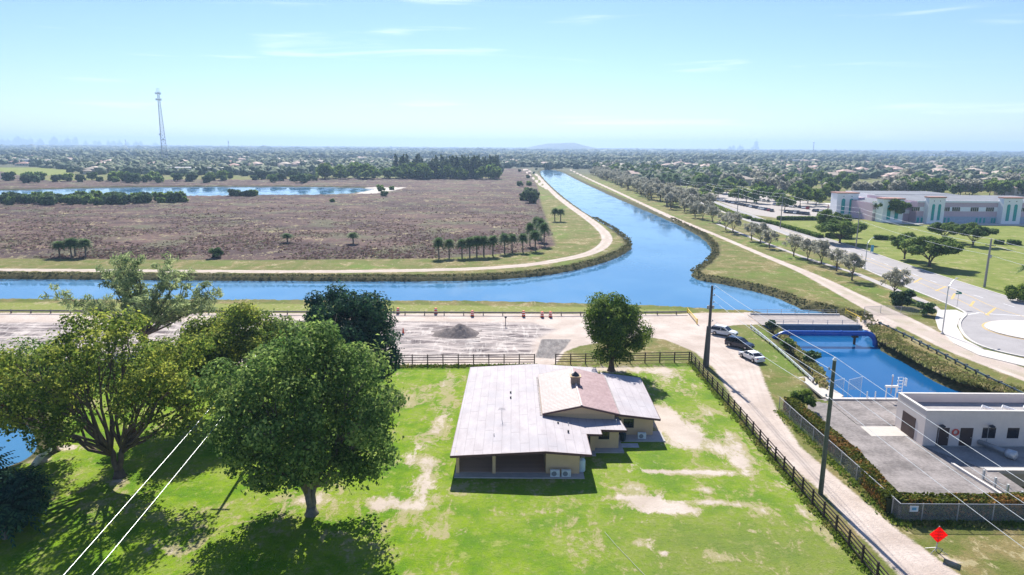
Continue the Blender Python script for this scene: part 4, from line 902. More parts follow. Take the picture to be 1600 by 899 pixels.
# road poles
rp = [(1538, 449, 374), (1337, 389, 326), (1219, 357, 303), (1152, 332, 291), (1102, 314, 286), (1062, 303, 281)]
rps = []
lab = ['nearest utility pole on the school lawn, right of the big park trees', 'utility pole between the school lawn trees and the main road', 'utility pole at the corner of the school car park', 'utility pole beside the car park hedge', 'fifth utility pole along the main road', 'farthest utility pole along the main road among trees']
for i, (bx, by, ty) in enumerate(rp):
    h = HT(bx, by, ty); x, y = G(bx, by); t = thing('utility_pole', lab[i], 'utility pole', (x, y, 0)); rps.append((x, y, h))
    MB().tube([(0, 0, -.3), (0, 0, h)], [.3 if i == 0 else .2, .2 if i == 0 else .13], 10).build('pole', plain('pole_grey', (.30, .29, .28), .85, .2, var=.15), t)
    MB().obox((0, 0), rad(-35), 1.1, .06, h-1.6, h-1.45).build('crossarm', M_gpole, t)
    for s in (-.9, 0, .9): MB().lathe((s*.82, -s*.57, h-1.45 if s else h), [(.04, 0), (.09, .08), (.04, .25)], 6).build('insulator', M_galv, t)
    if i == 0: MB().lathe((.25, -.25, h-4.6), [(.2, 0), (.24, .1), (.24, .7), (.1, .85)], 10).build('transformer', M_galv, t)
rps.insert(0, (rps[0][0]+(rps[0][0]-rps[1][0])*.9, rps[0][1]+(rps[0][1]-rps[1][1])*.9, rps[0][2]))
for i in range(len(rps)-1):
    a, b = rps[i], rps[i+1]
    for k, dz in enumerate((0.15, -1.3, -3.8)):
        wire((a[0], a[1], a[2]+dz), (b[0], b[1], b[2]+dz), .9, '%s roadside wire in span %s of the main road poles' % (('top', 'middle', 'low')[k], ('nearest', 'second', 'third', 'fourth', 'fifth', 'sixth')[i]), .03, 'roadside wires')
def lamp(bx, by, ty, ax, ay, label):
    x, y = G(bx, by); h = HT(bx, by, ty); t = thing('street_lamp', label, 'street lamp', (x, y, 0))
    MB().tube([(0, 0, 0), (0, 0, h)], [.13, .08], 10).build('pole', M_lpole, t)
    MB().lathe((0, 0, 0), [(.3, 0), (.3, .2), (.14, .35)], 10).build('base', M_conc, t)
    e = Vector((ax, ay, .9)); pts = [Vector((0, 0, h-.25)), Vector((ax*.35, ay*.35, h+.45)), Vector((ax*.7, ay*.7, h+.9)), Vector((ax, ay, h+1.0))]
    MB().tube(pts, .05, 8).build('arm', M_lpole, t); MB().tube([Vector((0, 0, h-.8)), pts[1]], .03, 6).build('brace', M_lpole, t)
    d = Vector((ax, ay, 0)).normalized(); MB().tube([pts[3]-d*.1, pts[3]+d*.2, pts[3]+d*.75], [.08, .15, .08], 8).build('lamp_head', plain('lamp_head_pale', (.62, .66, .60), .4), t)
lamp(1472, 522, 447, 2.4, 1.9, 'tall street lamp standing on the roundabout pavement')
lamp(1351, 421, 379, 3.0, 3.0, 'street lamp on the verge of the main road beside the small trees')
# street name sign, banner, diamond sign, fence notice
x, y = G(1495, 481); t = thing('street_sign', 'green street name blades on a thin post at the roundabout corner', 'street sign', (x, y, .1))
MB().tube([(0, 0, 0), (0, 0, 3.2)], .04, 8).build('post', M_galv, t); M_sg = plain('sign_green', (.01, .22, .16), .4, .4)
for i, a in enumerate((rad(8), rad(95))): MB().obox((0, 0), a, .75, .015, 2.85+.32*i, 3.12+.32*i).build('sign_blade', M_sg, t)
x, y = G(1362, 396); t = thing('banner_sign', 'upright light blue banner sign on the school lawn by the road', 'sign', (x, y, 0))
MB().box(-.45, .45, -.03, .03, .5, 2.7).build('banner_panel', plain('banner_blue', (.10, .40, .62), .5), t); MB().box(-.5, -.45, -.04, .04, 0, 2.8).build('post', M_galv, t); MB().box(.45, .5, -.04, .04, 0, 2.8).build('post', M_galv, t)
x, y = G(1463, 862); t = thing('road_work_sign', 'red-orange diamond warning sign on a short stand beside the dirt track', 'sign', (x, y, 0), rad(-4))
s_ = .74
d_ = MB(); d_.v = [(a*s_, -.02+.04*k, 1.55+b*s_) for k in (0, 1) for a, b in ((0, -1), (1, 0), (0, 1), (-1, 0))]; d_.f = [(0, 1, 2, 3), (7, 6, 5, 4), (0, 4, 5, 1), (1, 5, 6, 2), (2, 6, 7, 3), (3, 7, 4, 0)]
d_.build('sign_panel', leafmat('fluorescent_red_cloth', (.95, .03, .025), (.95, .04, .03), None, .6), t)
def text(body, size, loc, m, parent, name='lettering'):
    cu = bpy.data.curves.new(name, 'FONT'); cu.body = body; cu.size = size; cu.align_x = 'CENTER'; cu.align_y = 'CENTER'; cu.extrude = .004
    o = bpy.data.objects.new(name, cu); COL.objects.link(o); dg = bpy.context.evaluated_depsgraph_get(); me = bpy.data.meshes.new_from_object(o.evaluated_get(dg)); bpy.data.objects.remove(o)
    me.materials.clear(); me.materials.append(m); o = bpy.data.objects.new(name, me); COL.objects.link(o); o.parent = parent; o.location = loc; o.rotation_euler = (math.pi/2, 0, 0); return o
M_dr = plain('sign_dark_red', (.38, .012, .015), .5)
for z, w in ((1.82, 'ROAD'), (1.55, 'WORK'), (1.28, 'AHEAD')): text(w, .24, (0, -.028, z), M_dr, t)
MB().box(-.04, .04, .03, .09, 0, 2.3).build('mast', M_galv, t)
for a in (0.5, 2.6, 3.7, 5.7): MB().tube([(0, .06, .35), (math.cos(a)*.8, math.sin(a)*.8, .02)], .025, 5).build('stand_leg', M_galv, t)
x, y = G(1425, 815); t = thing('fence_notice', 'small white and blue notice wired to the chain-link fence', 'sign', (x, y-.06, 0))
MB().box(-.38, .38, -.01, .01, 1.0, 1.55).build('notice_panel', plain('notice_white', (.6, .66, .72), .5), t); MB().box(-.2, .2, -.016, -.011, 1.15, 1.42).build('notice_print', plain('notice_blue', (.12, .35, .55), .5), t)
# barrels and cones, sand heap
M_or = plain('barrel_orange', (.75, .10, .03), .5, .3, var=.06); M_bw = plain('barrel_white', (.8, .8, .8), .5, .3)
tb0 = thing('traffic_barrel', 'x', 'traffic barrel', (0, 0, 0)); MB().lathe((0, 0, 0), [(.30, .08), (.27, .5), (.24, 1.0), (.15, 1.05)], 14).build('drum', M_or, tb0); MB().lathe((0, 0, 0), [(.38, 0), (.38, .08), (.3, .1)], 14).build('base', M_dark, tb0)
for z in (.35, .72): MB().lathe((0, 0, z), [(.285-.03*(z-.3), 0), (.275-.03*(z-.3), .15)], 14).build('stripe', M_bw, tb0)
for i, (px, py, lb) in enumerate(((738, 494.5, 'third from the left, behind the sand heap'), (818, 495, 'left of the cluster of three near the round tree'), (847, 496, 'middle of the cluster of three near the round tree'), (860, 496, 'right of the cluster of three near the round tree'), (622, 490, 'leftmost, far side of the guardrail'), (681, 490.5, 'second from the left, beyond the guardrail'))):
    l = 'orange and white traffic barrel, '+lb
    if i == 0: tb0.location = (*G(px, py), 0); tb0.scale = (1.15,)*3; tb0['label'] = l; tb0['group'] = 'traffic barrels along the guardrail'
    else: dup(tb0, (*G(px, py), 0), 0, 1.15, l)
x, y = G(630, 521); t = thing('traffic_cone', 'small orange cone-topped marker standing in the churned dirt', 'traffic cone', (x, y, 0)); MB().lathe((0, 0, .04), [(.22, 0), (.04, 1.0)], 12).build('cone', M_or, t); MB().box(-.3, .3, -.3, .3, 0, .05).build('base', M_or, t)
x, y = G(790, 510); t = thing('marker_post', 'dark post with a round top standing on the edge of the white road', 'post', (x, y, 0)); MB().tube([(0, 0, 0), (0, 0, 1.5)], .07, 8).build('post', M_dark, t); MB().lathe((0, 0, 1.5), [(.05, 0), (.22, .12), (.22, .3), (.08, .42)], 10).build('post_head', M_dark, t)
n = 46; gx, gy_ = G(712, 522); hx, hy = np.meshgrid(np.linspace(-1, 1, n), np.linspace(-1, 1, n)); r = np.hypot(hx, hy)
rs = np.random.default_rng(8); pk = lambda cx, cy, w, h: h*np.clip(1-np.hypot(hx-cx, hy-cy)/w, 0, 1)
hz = np.maximum.reduce([pk(.18, .05, .75, 2.0), pk(-.3, 0, .6, 1.2), pk(.55, -.1, .35, .4)])*(1+.05*np.sin(hx*23)*np.sin(hy*19))+rs.random(hx.shape)*.09*(r < .95)-.06
q = np.arange(n*n).reshape(n, n); o = npmesh('sand_heap', np.stack([hx.ravel()*4.6+gx, hy.ravel()*4.6+gy_, hz.ravel()], 1), np.stack([q[:-1, :-1], q[:-1, 1:], q[1:, 1:], q[1:, :-1]], -1).reshape(-1, 4), plain('heap_sand_grey', (.20, .17, .16), .95, .1, var=.3, scale=3, bump=.5)); tag(o, 'grey heap of tipped sand in the middle of the churned dirt lot', 'sand heap')
# ================================================================ SCHOOL
M_swh = plain('school_white', (.88, .88, .90), .8, .2, var=.04); M_spk = plain('school_pink', (.60, .45, .51), .8, .2, var=.06); M_sbl = plain('school_blue_grey', (.38, .45, .54), .8, .2); M_sro = plain('school_roof_grey', (.20, .21, .235), .9, .2, var=.15, scale=.1)
M_teal = plain('teal_shutter', (.01, .33, .31), .5, .4); M_stile = plain('terracotta_roof', (.42, .23, .19), .8, .2, var=.12, scale=.5)
sx0, sy0 = G(1424, 348); sx1 = G(1596, 346)[0]; sy0 -= 0
sc_ = thing('school_building', 'long pink and white school with teal arched shutters and grey flat roofs', 'school', (sx0, sy0, 0))
PS = lambda o: under(o, sc_)
xL, xR = 186.0, 262.0; sy = sy0
PS(MB().box(xL, xR, sy, sy+46, 0, 9.6).build('main_block', M_spk)); PS(MB().box(xL-.05, xR, sy-.12, sy-.01, 0, 2.9).build('base_band', M_sbl)); PS(MB().box(xL-.05, xR, sy-.11, sy-.01, 5.3, 7.3).build('white_band', M_swh))
PS(MB().box(xL+.4, xR-.4, sy+.4, sy+45.6, 9.602, 9.75).build('main_roof', M_sro)); PS(MB().box(xL-.3, xR+.3, sy-.3, sy+.1, 9.3, 10.1).build('parapet', M_swh))
def tower(x, y, w, d, h, nm='tower'):
    b = PS(MB().box(x, x+w, y-d, y, 0, h).build(nm, M_swh)); c = MB().box(x-.3, x+w+.3, y-d-.3, y+.3, h, h+.5).build('tower_cap', M_stile); c.parent = b
    for k in (.30, .68):
        s = MB(); cx = x+w*k; ww = w*.085; s.v = [(cx-ww, y-d-.1, 1.4), (cx+ww, y-d-.1, 1.4)]; 
        for a in np.linspace(0, math.pi, 9): s.v.append((cx+ww*math.cos(a), y-d-.1, h-3.4+ww*math.sin(a)))
        s.v += [(v[0], y-d-.004, v[2]) for v in s.v]; n = 11; s.f = [tuple(range(n))]+[(i, n+i, n+(i+1) % n, (i+1) % n) for i in range(n)]
        o = s.build('arched_shutter', M_teal); o.parent = b
    for k in (.3, .68): o = MB().tube([(x+w*k, y-d-.06, h-1.4), (x+w*k, y-d-.01, h-1.4)], .22, 8).build('vent', M_dark); o.parent = b
def sxp(px, y=None): d = ray(px, 330); return d[0]*(y or sy)/d[1]
tower(sxp(1443), sy, sxp(1468)-sxp(1443), 3.5, 11.6); tower(sxp(1558), sy, sxp(1587)-sxp(1558), 3.5, 11.6)
for a in (1424, 1471, 1487, 1516, 1540, 1588):
    w0 = sxp(a); o = PS(MB().box(w0, w0+3.6, sy-.16, sy-.115, 5.4, 7.2).build('window', M_win))
    for k in range(1, 4): f = MB().box(w0+.9*k-.05, w0+.9*k+.05, sy-.19, sy-.162, 5.4, 7.2).build('mullion', M_swh); f.parent = o
for a in (1434, 1440, 1476, 1482, 1526, 1532, 1538, 1550, 1554, 1592): PS(MB().box(sxp(a), sxp(a)+.9, sy-.2, sy-.125, 0.1, 2.3).build('door', M_teal))
# left wings, stepping back
y2 = G(1300, 329)[1]
PS(MB().box(sxp(1340, sy+20), xL-.01, sy+6, sy+44, 0, 8.2).build('west_block', M_spk)); PS(MB().box(sxp(1340, sy+20)+.3, xL-.3, sy+6.3, sy+43.7, 8.202, 8.35).build('west_roof', M_sro))
PS(MB().box(sxp(1340, sy+20)-.2, xL-.02, sy+5.8, sy+6.1, 7.7, 8.9).build('west_parapet', M_swh)); PS(MB().box(sxp(1340, sy+20), xL-.05, sy+5.88, sy+5.98, 3.6, 5.4).build('west_band', M_swh))
PS(MB().box(sxp(1338, sy+30), sxp(1375, sy+10), sy+.0, sy+5.7, 0, 4.8).build('low_block', plain('school_coral', (.46, .27, .25), .8)))
tower(sxp(1371, sy+4), sy+5.5, 9.5, 6, 10.6, 'entrance_tower'); tower(sxp(1302, sy+30), sy+34, 10.5, 7, 11.4, 'corner_tower')
PS(MB().box(sxp(1302, sy+30)+10.6, sxp(1340, sy+34), sy+28, sy+46.1, 0, 9.4).build('north_block', M_spk)); PS(MB().box(sxp(1318, sy+78), sxp(1340, sy+34)+60, sy+46.2, sy+78, 0, 9.7).build('rear_block', M_swh)); PS(MB().box(sxp(1318, sy+78)+.5, sxp(1340, sy+34)+59.5, sy+46.5, sy+77.5, 9.702, 9.85).build('rear_roof', M_sro))
wk = thing('covered_walkway', 'long white flat-roofed covered walkway leading to the school entrance', 'walkway', (0, 0, 0))
a = G3(1290, 327); b = G3(1366, 344); an = math.atan2(b.y-a.y, b.x-a.x); L = (b-a).length
under(MB().obox(((a.x+b.x)/2, (a.y+b.y)/2), an, L/2, 1.8, 3.1, 3.4).build('canopy_roof', M_kerb), wk)
for k in range(9): p = a.lerp(b, (k+.5)/9); under(MB().box(p.x-.2, p.x+.2, p.y-.2, p.y+.2, 0, 3.1).build('column', plain('school_coral', (.46, .27, .25), .8)), wk)
# ================================================================ TOWERS AND SKYLINE
def lattice(label, x, y, h, w0, w1, m, r=.16, n=16, dishes=True):
    t = thing('radio_tower', label, 'tower', (x, y, 0)); b = MB()
    for k in range(3):
        a = 2*math.pi*k/3+.4; b.tube([(w0*math.cos(a), w0*math.sin(a), 0), (w1*math.cos(a), w1*math.sin(a), h)], r, 6)
    b.build('mast_legs', m, t); c = MB()
    for i in range(n):
        z0 = h*i/n; z1 = h*(i+1)/n; wa = w0+(w1-w0)*i/n; wb = w0+(w1-w0)*(i+1)/n
        for k in range(3):
            a = 2*math.pi*k/3+.4; a2 = a+2*math.pi/3; c.tube([(wa*math.cos(a), wa*math.sin(a), z0), (wb*math.cos(a2), wb*math.sin(a2), z1)], r*.6, 4); c.tube([(wb*math.cos(a), wb*math.sin(a), z1), (wb*math.cos(a2), wb*math.sin(a2), z1)], r*.6, 4)
    c.build('bracing', m, t)
    if dishes:
        for z in (.88, .965):
            for k in range(9):
                a = 2*math.pi*k/9; d = MB().box(-.5, .5, -.3, .3, 0, h*.03).build('antenna_panel', M_wm, t); d.location = (w1*2.6*math.cos(a), w1*2.6*math.sin(a), h*z); d.rotation_euler = (0, 0, a)
            p = MB().tube([(w1*2.6*math.cos(a), w1*2.6*math.sin(a), h*z+h*.015) for a in np.linspace(0, 2*math.pi, 13)], r*.8, 5).build('antenna_ring', m, t)
        for z, s in ((.33, 1), (.4, -1)): MB().tube([(s*2.5, -1, h*z), (s*2.8, -2.2, h*z)], [1.6, 1.9], 12).build('dish', M_wm, t)
        for k in range(4): MB().tube([(w1*(k-1.5), 0, h), (w1*(k-1.5), 0, h*1.055)], r*.5, 4).build('whip_antenna', m, t)
M_tw = plain('tower_steel', (.34, .36, .40), .5, .4, .3)
x, y = G(257, 254); h = HT(257, 254, 144); lattice('very tall steel lattice antenna tower rising above the horizon on the left', x, y, h, 6.5, 1.7, M_tw, .42, 22)
for px, by, ty, lb, r in ((359, 252, 220, 'thin white mast above the distant houses left of centre', .35), (198, 240, 218, 'small faint mast on the horizon left of the tall tower', .6), (1270, 243, 221, 'stubby water tower mast on the horizon right of centre', 1.6), (1449, 240, 226, 'faint thin mast on the right horizon', .6)):
    x, y = G(px, by); h = HT(px, by, ty); t = thing('distant_mast', lb, 'mast', (x, y, 0)); MB().tube([(0, 0, 0), (0, 0, h)], [r*1.3, r*.6], 6).build('mast_pole', M_tw, t); MB().lathe((0, 0, h*.86), [(r*1.5, 0), (r*2.2, h*.03), (r*2.2, h*.1), (r, h*.12)], 8).build('mast_head', M_wm, t)
M_city = plain('city_concrete', (.35, .38, .42), .8)
r3 = random.Random(11)
def skyline(cx0, cx1, n, hmin, hmax, label, group, dist=10500):
    for i in range(n):
        px = cx0+(cx1-cx0)*(i+r3.random()*.8)/n; d = ray(px, 260); k = dist/d[1]; x = d[0]*k; hh = hmin+(hmax-hmin)*r3.random()**2
        w = r3.uniform(18, 40); b = MB().box(-w, w, -25, 25, 0, hh); b.box(-w*.5, w*.5, -15, 15, hh, hh+r3.uniform(8, 26)); b.box(-w*.1, w*.1, -4, 4, hh+8, hh+r3.uniform(30, 55))
        o = b.build('skyline_tower', M_city); o.location = (x, dist+r3.uniform(-300, 300), 0); tag(o, label, 'high-rise', group)
skyline(12, 140, 26, 50, 115, 'faint blue high-rise in the city skyline at the left horizon', 'city skyline on the left horizon')
skyline(144, 240, 8, 40, 62, 'low faint tower on the horizon between the city skyline and the radio tower', 'low horizon towers left')
skyline(1130, 1190, 6, 40, 62, 'faint tower of the small cluster on the horizon right of the canal', 'small right horizon cluster'); skyline(1166, 1170, 1, 120, 150, 'tallest faint tower of the right horizon cluster', 'tall right horizon tower')
# landfill hill
n = 40; hx, hy = np.meshgrid(np.linspace(-1, 1, n), np.linspace(-1, 1, n)); d = ray(878, 240); k = 7000/d[1]
hz = 75*np.clip(1-np.clip(np.abs(hx)-.25, 0, 1)/.75, 0, 1)**1.2*np.clip(1-np.abs(hy), 0, 1)**.6*(1+.05*np.sin(hx*9))
q = np.arange(n*n).reshape(n, n); o = npmesh('distant_hill', np.stack([hx.ravel()*520+d[0]*k, hy.ravel()*300+7000, hz.ravel()-1], 1), np.stack([q[:-1, :-1], q[:-1, 1:], q[1:, 1:], q[1:, :-1]], -1).reshape(-1, 4), plain('hill_grass', (.09, .10, .06), .95), smooth=True); tag(o, kind='structure')
# ================================================================ VEGETATION
def crown_np(lobes, n, size, seed, bias=.55, flat=.0, aspect=1.6, up=.35, gap=0, gs=1.6):
    """leaf-cluster quads spread through ellipsoid lobes. lobes: (cx,cy,cz,rx,ry,rz[,weight])"""
    r = np.random.default_rng(seed); L = np.array([l[:6] for l in lobes], float)
    wgt = np.array([(l[6] if len(l) > 6 else 1)*(l[3]*l[4]*l[5])**(2/3) for l in lobes]); wgt /= wgt.sum()
    k = r.choice(len(L), n, p=wgt); d = r.normal(size=(n, 3)); d /= np.linalg.norm(d, axis=1)[:, None]
    rad_ = r.random(n)**bias; rad_ = .35+.65*rad_; rad_ *= 1+.10*r.normal(size=n)
    # clumping: pull directions towards random cluster centres
    c = L[k, :3]+d*L[k, 3:6]*rad_[:, None]
    nrm = d+r.normal(size=(n, 3))*.55; nrm[:, 2] += up; nrm /= np.linalg.norm(nrm, axis=1)[:, None]
    a = np.cross(nrm, r.normal(size=(n, 3))); a /= np.linalg.norm(a, axis=1)[:, None]; b = np.cross(nrm, a)
    if gap:
        q = c*gs+seed; fld = np.sin(q[:, 0]+1.3*np.sin(q[:, 1]*.8))*np.sin(q[:, 1]*1.1+1.2*np.sin(q[:, 2]*.9))*np.sin(q[:, 2]*1.2+np.sin(q[:, 0]*.7)); kp = fld+.25*r.normal(size=n) > -gap
        c = c+d*np.clip(fld, -.5, 1)[:, None]*.7; c, a, b, nrm = c[kp], a[kp], b[kp], nrm[kp]; n = len(c)
    s = size*(.6+.8*r.random(n))[:, None]; a = a*s*.5*aspect; b = b*s*.5
    bend = nrm*s*.18
    co = np.stack([c-a-bend, c-b, c+a-bend, c+b], 1).reshape(-1, 3)
    return co, np.arange(4*n).reshape(n, 4)
def lobes_ell(cx, cy, cz, rx, ry, rz, n, lr, seed, jit=.1):
    r = random.Random(seed); out = []
    for i in range(n):
        z = 1-2*(i+.5)/n; a = i*2.39996+r.random()*.6; q = math.sqrt(1-z*z); f = .80+r.uniform(-.26, .20)
        if z < -.75: continue
        s = lr*r.uniform(.6, 1.25); out.append((cx+rx*f*q*math.cos(a), cy+ry*f*q*math.sin(a), cz+rz*f*z, s, s, s*.8))
    out.append((cx, cy, cz, rx*.62, ry*.62, rz*.62, .5)); return out
def limb(mb, a, b, r0, r1, seed, k=6, n=5, wob=.08):
    r = random.Random(seed); a = Vector(a); b = Vector(b); L = (b-a).length; pts = []; rs = []
    for i in range(n+1):
        s = i/n; p = a.lerp(b, s); p.z += L*.10*math.sin(s*math.pi)*(-.6 if b.z-a.z < L*.3 else .2)
        if 0 < i < n: p += Vector((r.uniform(-1, 1), r.uniform(-1, 1), r.uniform(-1, 1)))*L*wob
        pts.append(p); rs.append(r0+(r1-r0)*s)
    mb.tube(pts, rs, k); return pts
def tree(name, label, cat, base, lobes, n, size, lm, trunk_h, trunk_r, bark, seed, fork=1, group=None, bias=.55, nl=None, twig=False, aspect=1.6, up=.35, gap=0, gs=1.6):
    t = thing(name, label, cat, (base[0], base[1], base[2] if len(base) > 2 else 0), 0, group)
    co, q = crown_np(lobes, n, size, seed, bias, aspect=aspect, up=up, gap=gap, gs=gs); npmesh('crown', co, q, lm, t)
    mb = MB(); r = random.Random(seed); tops = []
    mb.lathe((0, 0, -.15), [(trunk_r*1.9, 0), (trunk_r*1.3, .35), (trunk_r, .9)], 10)
    for f in range(fork):
        a = 2*math.pi*f/fork+r.random(); e = (math.cos(a)*trunk_h*.18*(fork > 1), math.sin(a)*trunk_h*.12*(fork > 1), trunk_h)
        pts = limb(mb, (0, 0, .4), e, trunk_r*(1 if fork == 1 else .75), trunk_r*(.8 if fork == 1 else .55), seed+f, 10, 4, .03); tops.append(Vector(e))
    ls = sorted(lobes, key=lambda l: -l[3]*l[4])[:nl or len(lobes)]
    for i, l in enumerate(ls):
        c = Vector(l[:3]); src = min(tops, key=lambda p: (p-c).length); src = src-Vector((0, 0, trunk_h*.25*r.random()))
        pts = limb(mb, src, c+Vector((0, 0, l[5]*.1)), trunk_r*.42, trunk_r*.08, seed*7+i, 6, 5, .06)
        for j in range(3 if twig else 1):
            d = Vector((r.uniform(-1, 1)*l[3], r.uniform(-1, 1)*l[4], r.uniform(-.2, 1)*l[5]))*.85; limb(mb, pts[3], c+d, trunk_r*.16, trunk_r*.03, seed*11+i*3+j, 4, 3, .06)
    mb.build('trunk', bark, t, smooth=True); return t
M_bark = plain('bark_grey_brown', (.13, .10, .08), .95, .1, var=.35, scale=2); M_barkg = plain('bark_pale', (.19, .165, .14), .95, .1, var=.3, scale=2)
LM_big = leafmat('leaves_dark_green', (.06, .13, .03), (.21, .32, .085), (.34, .44, .12), .5)
LM_ol = leafmat('leaves_olive', (.07, .125, .022), (.25, .33, .055), (.40, .43, .075), .55)
LM_dk = leafmat('leaves_blue_green', (.012, .048, .036), (.045, .12, .065), (.08, .17, .07), .25)
LM_rd = leafmat('leaves_mid_green', (.035, .09, .016), (.15, .24, .035), (.24, .32, .05), .4)
LM_gr = leafmat('leaves_grey_green', (.24, .25, .19), (.46, .45, .37), (.52, .50, .42), .55)
LM_ca = leafmat('needles_soft', (.17, .23, .10), (.36, .43, .20), (.46, .52, .24), .5)
LM_pk = leafmat('leaves_park', (.05, .11, .03), (.18, .27, .07), (.30, .38, .09), .45)
LM_palm = leafmat('palm_fronds', (.04, .10, .035), (.13, .23, .07), (.28, .36, .17), .3)
LM_or = leafmat('leaves_orange', (.22, .10, .03), (.42, .22, .07), (.40, .33, .05), .45)
LM_pine = leafmat('pine_needles', (.035, .075, .045), (.10, .16, .08), (.17, .24, .07), .3)
LM_hg = leafmat('hedge_leaves', (.06, .085, .012), (.17, .19, .02), (.34, .17, .05), .3)
# --- near trees -----------------------------------------------------------------
# big dark tree in front
b = G(487, 803); 
tree('shade_tree', 'big dense dark green tree casting its shadow at the bottom of the picture', 'tree', b, lobes_ell(-.4, 0, 9.9, 7.3, 7.2, 7.6, 66, 2.1, 1)+[(-4, 1, 4.6, 3, 3, 2), (4.4, 1, 4.4, 3, 3, 2), (6.0, 0, 6, 2.2, 2.4, 2), (-6, 0, 6.4, 2.2, 2.4, 2.4)], 92000, .21, LM_big, 3.0, .42, M_barkg, 2, 3, nl=30, twig=True, gap=.03, gs=1.05)
b = G(187, 745)
lb = lobes_ell(0, .5, 10.4, 10.2, 8.0, 5.9, 52, 1.8, 5)+[(-7.5, 0, 6, 3, 3, 1.6), (6.5, -1, 6.4, 3.4, 2.6, 1.5), (9.5, 0, 8, 2.2, 2.4, 1.8), (11, 1, 9.6, 1.8, 2, 1.8)]
tree('shade_tree', 'wide spreading olive-green tree with visible dark limbs on the left lawn', 'tree', b, lb, 52000, .21, LM_ol, 3.2, .42, M_bark, 3, 2, nl=34, twig=True, bias=.8, gap=-.03)
b = G(548, 607)
tree('shade_tree', 'very dark blue-green domed tree beside the churned dirt lot', 'tree', b, lobes_ell(0, 0, 8.2, 6.6, 6.3, 6.6, 34, 2.2, 7)+[(4, -1, 3.2, 2.2, 2.2, 2), (5.5, 0, 5, 1.8, 1.8, 2)], 56000, .23, LM_dk, 2.4, .4, M_bark, 4, 2, nl=14, gap=.2)
b = G(955, 579)
tree('round_tree', 'rounded dense green tree with a short trunk behind the house', 'tree', b, lobes_ell(.1, 0, 7.0, 4.9, 4.7, 4.9, 34, 1.75, 9)+[(-1.2, 0, 2.5, 1.7, 1.7, 1.4), (1.5, 0, 2.7, 1.8, 1.8, 1.4), (0, 0, 10.6, 2.4, 2.4, 1.2)], 46000, .19, LM_rd, 2.2, .42, M_bark, 6, 1, nl=16, gap=.2, gs=2.2)
b = G(372, 640)
tree('shade_tree', 'thin-leaved olive tree standing between the dark domed tree and the wide tree', 'tree', b, lobes_ell(0, 0, 8.4, 6.4, 5.5, 5.0, 26, 2.0, 13), 26000, .21, LM_ol, 3, .32, M_bark, 8, 2, nl=20, twig=True, bias=.8, gap=.0)
b = G(440, 622)
tree('shade_tree', 'small mixed olive tree tucked left of the dark domed tree', 'tree', b, lobes_ell(0, 0, 7.2, 4.2, 4.4, 4.6, 20, 1.8, 15), 16000, .21, LM_pk, 3, .25, M_barkg, 9, 2, nl=16, bias=.8, gap=.05)
b = G(290, 668)
tree('shade_tree', 'low olive tree with branches over the bright lawn behind the wide tree', 'tree', b, lobes_ell(0, 0, 6.6, 5.4, 4.6, 3.8, 20, 1.7, 17), 14000, .21, LM_ol, 2.5, .25, M_bark, 10, 2, nl=16, twig=True, bias=.9, gap=0.0)
b = G(84, 706)
tree('shade_tree', 'grey-green tree with a dark trunk on the pond bank at the left edge', 'tree', b, lobes_ell(-.6, 0, 7.6, 6.4, 5.2, 4.6, 26, 2.0, 19), 26000, .21, LM_big, 3.2, .42, M_bark, 12, 2, nl=16, twig=True, bias=.8, gap=.05)
b = G(-40, 735)
tree('shade_tree', 'orange and yellow leaved tree overhanging the pond at the left edge', 'tree', b, lobes_ell(0, 0, 8.6, 4.6, 4.6, 4.6, 18, 1.5, 21), 5500, .25, LM_or, 3, .3, M_bark, 14, 2, nl=14, twig=True, bias=.9)
# casuarina: sprays on many ascending limbs
b = Vector((*G(226, 545), 0)); t = thing('feathery_tree', 'feathery light green she-oak with splayed bare limbs in front of the canal', 'tree', b)
r = random.Random(4); mb = MB(); sp = []
mb.tube([(0, 0, -.2), (.2, 0, 1.5), (.4, 0, 3.2)], [.55, .45, .4], 8)
ends = []
for i in range(30):
    a = r.uniform(0, 2*math.pi); u = r.random(); out_ = 3+9.0*u; zz = 15.5-8.5*u+r.uniform(-1.4, 1.2)
    if i < 4: a = [3.0, 3.4, .1, -.25][i]; out_ = 12.5; zz = [6.5, 9, 9.5, 7.2][i]
    e = Vector((.3+math.cos(a)*out_, math.sin(a)*out_*.7, zz)); pts = limb(mb, (.3, 0, 2.2+r.random()), e, .20, .03, 50+i, 6, 6, .035)
    for s in range(2, 7):
        p = pts[s] if s < len(pts) else e
        for j in range(2): q = p+Vector((r.uniform(-1.4, 1.4), r.uniform(-1.4, 1.4), r.uniform(.2, 1.8))); mb.tube([p, p.lerp(q, .5)+Vector((0, 0, .1)), q], [.04, .03, .012], 4); sp.append(q)
        sp.append(p)
mb.build('trunk', M_bark, t)
rg = np.random.default_rng(5); lobes = [(p.x, p.y, p.z, .75, .75, .5) for p in sp]
co, q = crown_np(lobes, 11000, .17, 6, .6, aspect=6, up=0); co *= 1; npmesh('crown', co, q*1, LM_ca, t)
